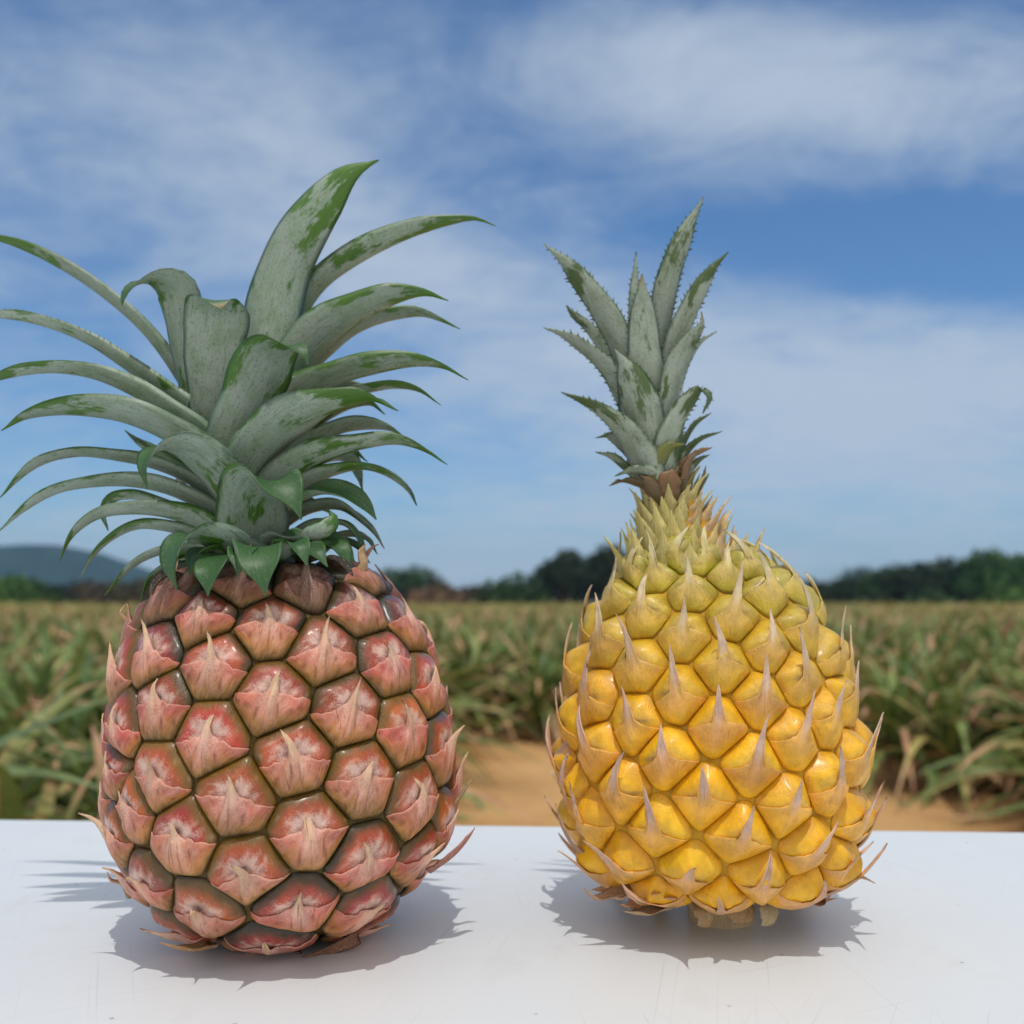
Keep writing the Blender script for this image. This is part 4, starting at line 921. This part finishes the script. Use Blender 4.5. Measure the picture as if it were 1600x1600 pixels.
TREES = [
 (25, 897, 120, 84, 'bright green low bush at the far left edge of the field', 'bush', 'bush', LG, True),
 (-60, 890, 130, 88, 'green bush cut by the left edge of the view', 'bush', 'bush', MD, True),
 (80, 912, 90, 86, 'dark low bush right of the bright green one at far left', 'bush', 'bush', DK, True),
 (150, 908, 110, 90, 'brownish dry bush below the blue hill', 'dry_bush', 'bush', (0.11, 0.085, 0.05), True),
 (225, 902, 110, 92, 'olive-brown bush just left of the red pineapple crown foot', 'dry_bush', 'bush', (0.09, 0.08, 0.04), True),
 (320, 900, 130, 95, 'green tree behind the red pineapple, hidden but for gaps', 'tree', 'tree', MD, False),
 (520, 895, 140, 95, 'green tree right behind the red pineapple', 'tree', 'tree', MD, False),
 (625, 886, 120, 100, 'rounded green tree showing past the red pineapple shoulder', 'tree', 'tree', MD, False),
 (690, 913, 100, 85, 'brown dry shrub beside the red pineapple shoulder', 'dry_bush', 'bush', BR, True),
 (740, 916, 80, 86, 'brown dry shrub in the middle gap, next to dark green bushes', 'dry_bush', 'bush', (0.10, 0.075, 0.045), True),
 (800, 894, 100, 84, 'dark green rounded bush left of the tall dark tree', 'bush', 'bush', MD, True),
 (880, 858, 90, 86, 'left half of the tall dark clump beside the yellow pineapple', 'tree', 'tree', DK, False),
 (945, 848, 110, 88, 'tall dark tree directly behind the yellow pineapple shoulder', 'tree', 'tree', DK, False),
 (1030, 865, 130, 90, 'dark tree hidden behind the yellow pineapple neck', 'tree', 'tree', DK, False),
 (1150, 880, 120, 92, 'dark tree behind the yellow pineapple fruit', 'tree', 'tree', DK, False),
 (1255, 905, 90, 92, 'low dark tree just right of the yellow pineapple shoulder', 'tree', 'tree', DK, False),
 (1310, 905, 90, 90, 'dark green tree under the hazy far tree, right of the yellow fruit', 'tree', 'tree', DK, False),
 (1345, 884, 110, 240, 'hazy blue-grey tree standing farther off behind the right tree line', 'tree', 'tree', DK, False),
 (1380, 893, 100, 88, 'mid-height dark tree in the middle of the right tree line', 'tree', 'tree', MD, False),
 (1430, 878, 110, 86, 'dark tree left of the tallest green tree on the right', 'tree', 'tree', DK, False),
 (1490, 868, 100, 90, 'dark green tree between the two tallest on the right', 'tree', 'tree', DK, False),
 (1545, 856, 120, 84, 'tallest bright green tree near the right edge', 'tree', 'tree', (0.055, 0.13, 0.03), False),
 (1610, 862, 120, 86, 'green tree cut by the right edge', 'tree', 'tree', MD, False),
 (1690, 860, 130, 88, 'dark tree outside the right edge', 'tree', 'tree', DK, False),
 (1455, 922, 80, 80, 'low green bush at the foot of the right tree line', 'bush', 'bush', MD, True),
 (1345, 924, 80, 80, 'low dark bush at the foot of the trees near the yellow fruit', 'bush', 'bush', DK, True),
 (1560, 915, 80, 79, 'light green bush below the tallest right tree', 'bush', 'bush', LG, True),
]
for i, (px, top, w, Y, lab, nm, cat, tone, sh) in enumerate(TREES):
    if px == 1690: continue
    tree(px, top, w * 1.25, Y, lab, nm, cat, tone, 1700 if sh else 2600, sh, 'bushes along the far edge of the field' if sh else 'trees along the far edge of the field', i)

def undergrowth():
    r = np.random.default_rng(71); n = 14000
    n = 30000; x = r.uniform(-125, 130, n); y = r.uniform(93, 99, n); top = 2.3 + 2.6 * sstep(56, 70, np.abs(x)) + 0.3 * np.sin(x * 0.6) + 0.3 * np.sin(x * 1.7 + 1) + 0.2 * np.sin(x * 3.9)
    z = r.uniform(0, 1, n)**0.7 * top; c = np.stack([x, y, z], 1)
    u = r.normal(size=(n, 3)); u /= np.linalg.norm(u, axis=1, keepdims=True); w = np.cross(u, r.normal(size=(n, 3))); w /= np.linalg.norm(w, axis=1, keepdims=True)
    s_ = r.uniform(0.15, 0.34, n)[:, None]
    V = np.stack([c - u * s_ - w * s_ * .6, c + u * s_ * .2 - w * s_, c + u * s_ * 1.2, c + u * s_ * .2 + w * s_], 1).reshape(-1, 3)
    dry = sstep(0.25, 0.8, np.sin(x * 0.23 + 0.8) * 0.6 + np.sin(x * 0.71) * 0.4)[:, None]
    col = lerp(np.array([[0.022, 0.036, 0.014]]), np.array([[0.075, 0.062, 0.03]]), dry * 0.6) * r.uniform(0.6, 1.5, (n, 1))
    me = mesh_np('undergrowth', V, np.arange(n * 4).reshape(-1, 4), smooth=False); set_col(me, np.repeat(col, 4, axis=0))
    tag(link('undergrowth', me, M_TREE), 'dark tangle of low growth under the trees at the far edge of the field', 'undergrowth', kind='stuff')
undergrowth()
# ================================================================== HILL AND AIR
def hill():
    nx, ny = 90, 40; xs = np.linspace(-1100, 150, nx); ys = np.linspace(720, 1300, ny); X, Yg = np.meshgrid(xs, ys)
    crest_px = (X / 900) * F + 800
    crest_y = np.interp(crest_px, [-1200, -300, -60, 0, 40, 90, 140, 200, 260, 340, 460, 620], [900, 862, 853, 852, 850, 851, 862, 884, 900, 917, 932, 941])
    Hc = (940 - crest_y) / F * 900 + 1.0
    prof = np.clip(1 - np.abs(Yg - 900) / np.where(Yg < 900, 170, 380), 0, 1); prof = prof * prof * (3 - 2 * prof)
    Z = Hc * prof + 1.0 * hnoise(X * .03, Yg * .03, 2) * prof + 0.6 * hnoise(X * .11, Yg * .11, 5) * prof - 0.5
    V = np.stack([X.ravel(), Yg.ravel(), Z.ravel()], 1)
    i, j = np.meshgrid(np.arange(nx - 1), np.arange(ny - 1)); a = (j * nx + i).ravel()
    tag(link('hill', mesh_np('hill', V, np.stack([a, a + 1, a + nx + 1, a + nx], 1)), M_HILL), kind='structure')
hill()
def haze():
    import bmesh
    bm = bmesh.new(); bmesh.ops.create_cube(bm, size=1)
    for v in bm.verts: v.co = Vector((v.co.x * 3000, 600 + v.co.y * 1600, -1.2 + (v.co.z + .5) * 75))
    me = bpy.data.meshes.new('haze'); bm.to_mesh(me); bm.free()
    m = bpy.data.materials.new('haze_air'); m.use_nodes = True; t = m.node_tree
    t.nodes.remove(t.nodes['Principled BSDF']); pv = t.nodes.new('ShaderNodeVolumePrincipled')
    pv.inputs['Color'].default_value = (0.27, 0.58, 1.0, 1); pv.inputs['Density'].default_value = 0.00036; pv.inputs['Anisotropy'].default_value = 0.1
    t.links.new(pv.outputs[0], t.nodes['Material Output'].inputs['Volume'])
    o = link('haze', me, m); tag(o, 'thin blue air between the trees and the far hill', 'haze', kind='stuff')
USE_HAZE = True
if USE_HAZE: haze()

# ================================================================== LIGHT AND SKY
to_sun = Vector((0.02, -0.34, 1.0)).normalized()
sd = bpy.data.lights.new('sun', 'SUN'); sd.energy = 2.8; sd.angle = R(0.53); sd.color = (1.0, 0.965, 0.90)
sun = bpy.data.objects.new('sun', sd); COL.objects.link(sun); sun.rotation_euler = to_sun.to_track_quat('Z', 'Y').to_euler(); sun.location = (0.3, -1.3, 6)
w = bpy.data.worlds.new('World'); scene.world = w; w.use_nodes = True; t = w.node_tree
bg = t.nodes['Background']; bg.inputs['Strength'].default_value = 0.15
sky = t.nodes.new('ShaderNodeTexSky'); sky.sky_type = 'NISHITA'; sky.sun_disc = False
sky.sun_elevation = math.asin(to_sun.z); sky.sun_rotation = math.atan2(to_sun.x, to_sun.y)
sky.air_density = 1.0; sky.dust_density = 1.0; sky.ozone_density = 2.0
def wn(typ, **kw):
    x = t.nodes.new(typ)
    for k, v in kw.items(): setattr(x, k, v)
    return x
def wm(op, a, b=0.0, c=0.0, clamp=False):
    x = wn('ShaderNodeMath', operation=op, use_clamp=clamp)
    for i, v in enumerate((a, b, c)):
        if isinstance(v, bpy.types.NodeSocket): t.links.new(v, x.inputs[i])
        else: x.inputs[i].default_value = v
    return x.outputs[0]
tc = wn('ShaderNodeTexCoord'); sep = wn('ShaderNodeSeparateXYZ'); t.links.new(tc.outputs['Generated'], sep.inputs[0])
dx, dy, dz = sep.outputs
zc = wm('ADD', wm('MAXIMUM', dz, 0.0), 0.22)
cmb = wn('ShaderNodeCombineXYZ'); t.links.new(wm('DIVIDE', dx, zc), cmb.inputs[0]); t.links.new(wm('DIVIDE', dy, zc), cmb.inputs[1])
def wnoise(scale, detail, rough, dist=0.0, loc=(0, 0, 0), sc=(1, 1, 1), rot=0.0):
    mp = wn('ShaderNodeMapping'); t.links.new(cmb.outputs[0], mp.inputs[0]); mp.inputs['Location'].default_value = loc; mp.inputs['Scale'].default_value = sc; mp.inputs['Rotation'].default_value = (0, 0, rot)
    x = wn('ShaderNodeTexNoise'); t.links.new(mp.outputs[0], x.inputs['Vector'])
    for k, v in (('Scale', scale), ('Detail', detail), ('Roughness', rough), ('Distortion', dist)): x.inputs[k].default_value = v
    return x.outputs[0]
n1 = wnoise(1.1, 7, 0.55, 0.4, (2.3, 0.4, 0), (1, 1.6, 1), 0.35)
n3 = wnoise(8.5, 9, 0.68, 0.5, (1.1, 5.0, 0), (1, 1.3, 1), 0.5)
n2 = wnoise(3.2, 9, 0.66, 0.9, (7.1, 3.0, 0), (1, 1.3, 1), 0.2)
cov = wm('ADD', wm('ADD', wm('MULTIPLY', n1, 0.52), wm('MULTIPLY', n2, 0.54)), wm('MULTIPLY', n3, 0.26))
def blob(px, py, sx, sy, amt):
    """a bank of cloud (or clear blue) hanging in one direction of the sky"""
    global cov
    d = ray(px, py); az0 = d.x / d.y; el0 = d.z / d.y
    ys = wm('MAXIMUM', dy, 0.08)
    a = wm('DIVIDE', wm('SUBTRACT', wm('DIVIDE', dx, ys), az0), sx / F); b = wm('DIVIDE', wm('SUBTRACT', wm('DIVIDE', dz, ys), el0), sy / F)
    g = wm('EXPONENT', wm('MULTIPLY', wm('ADD', wm('MULTIPLY', a, a), wm('MULTIPLY', b, b)), -1.0))
    cov = wm('ADD', cov, wm('MULTIPLY', g, amt))
lift = wn('ShaderNodeMapRange'); lift.interpolation_type = 'SMOOTHSTEP'; t.links.new(dz, lift.inputs[0]); lift.inputs[1].default_value = 0.55; lift.inputs[2].default_value = 0.85; lift.inputs[3].default_value = 0; lift.inputs[4].default_value = 0.55
back = wn('ShaderNodeMapRange'); back.interpolation_type = 'SMOOTHSTEP'; t.links.new(dy, back.inputs[0]); back.inputs[1].default_value = 0.25; back.inputs[2].default_value = -0.3; back.inputs[3].default_value = 0; back.inputs[4].default_value = 0.40
cov = wm('ADD', cov, wm('MAXIMUM', lift.outputs[0], back.outputs[0]))  # extra cloud cover added out of view to whiten the ambient light
for bb in [(1250, 130, 480, 110, .34), (1050, 60, 300, 60, .12), (1350, 620, 460, 170, .42), (250, 260, 420, 170, .20), (560, 420, 260, 140, .18), (900, 560, 300, 120, .12),
           (1250, 360, 420, 75, -.22), (620, 60, 240, 90, -.10), (820, 270, 240, 80, -.16), (1500, 420, 200, 60, -.16), (800, 900, 1600, 130, .24), (80, 40, 200, 60, -.08)]: blob(*bb)
mr = wn('ShaderNodeMapRange'); mr.interpolation_type = 'SMOOTHSTEP'; t.links.new(cov, mr.inputs[0]); mr.inputs[1].default_value = 0.50; mr.inputs[2].default_value = 1.08
mr.inputs[3].default_value = 0.0; mr.inputs[4].default_value = 0.9
mx = wn('ShaderNodeMix', data_type='RGBA'); t.links.new(mr.outputs[0], mx.inputs[0])
tint = wn('ShaderNodeMix', data_type='RGBA', blend_type='MULTIPLY'); tint.inputs[0].default_value = 1.0; t.links.new(sky.outputs[0], tint.inputs[6]); tint.inputs[7].default_value = (0.72, 1.06, 1.36, 1)
t.links.new(tint.outputs[2], mx.inputs[6])
# unseen cloud overhead and behind the camera, made whiter and brighter for fill light
glow = wn('ShaderNodeMapRange'); glow.interpolation_type = 'SMOOTHSTEP'; t.links.new(wm('MAXIMUM', wm('MULTIPLY', dz, 1.0), wm('MULTIPLY', dy, -1.6)), glow.inputs[0]); glow.inputs[1].default_value = 0.52; glow.inputs[2].default_value = 0.92
cl = wn('ShaderNodeMix', data_type='RGBA'); t.links.new(glow.outputs[0], cl.inputs[0]); cl.inputs[6].default_value = (5.3, 6.3, 7.6, 1); cl.inputs[7].default_value = (8.6, 8.2, 7.6, 1)
t.links.new(cl.outputs[2], mx.inputs[7])
t.links.new(mx.outputs[2], bg.inputs[0])

# ================================================================== RENDER SETTINGS
scene.render.engine = 'CYCLES'
scene.view_settings.view_transform = 'Standard'; scene.view_settings.look = 'None'; scene.view_settings.gamma = 1
scene.view_settings.exposure = -0.73
scene.cycles.use_denoising = True
scene.cycles.max_bounces = 8; scene.cycles.volume_bounces = 1
scene.cycles.use_adaptive_sampling = True; scene.cycles.adaptive_threshold = 0.02
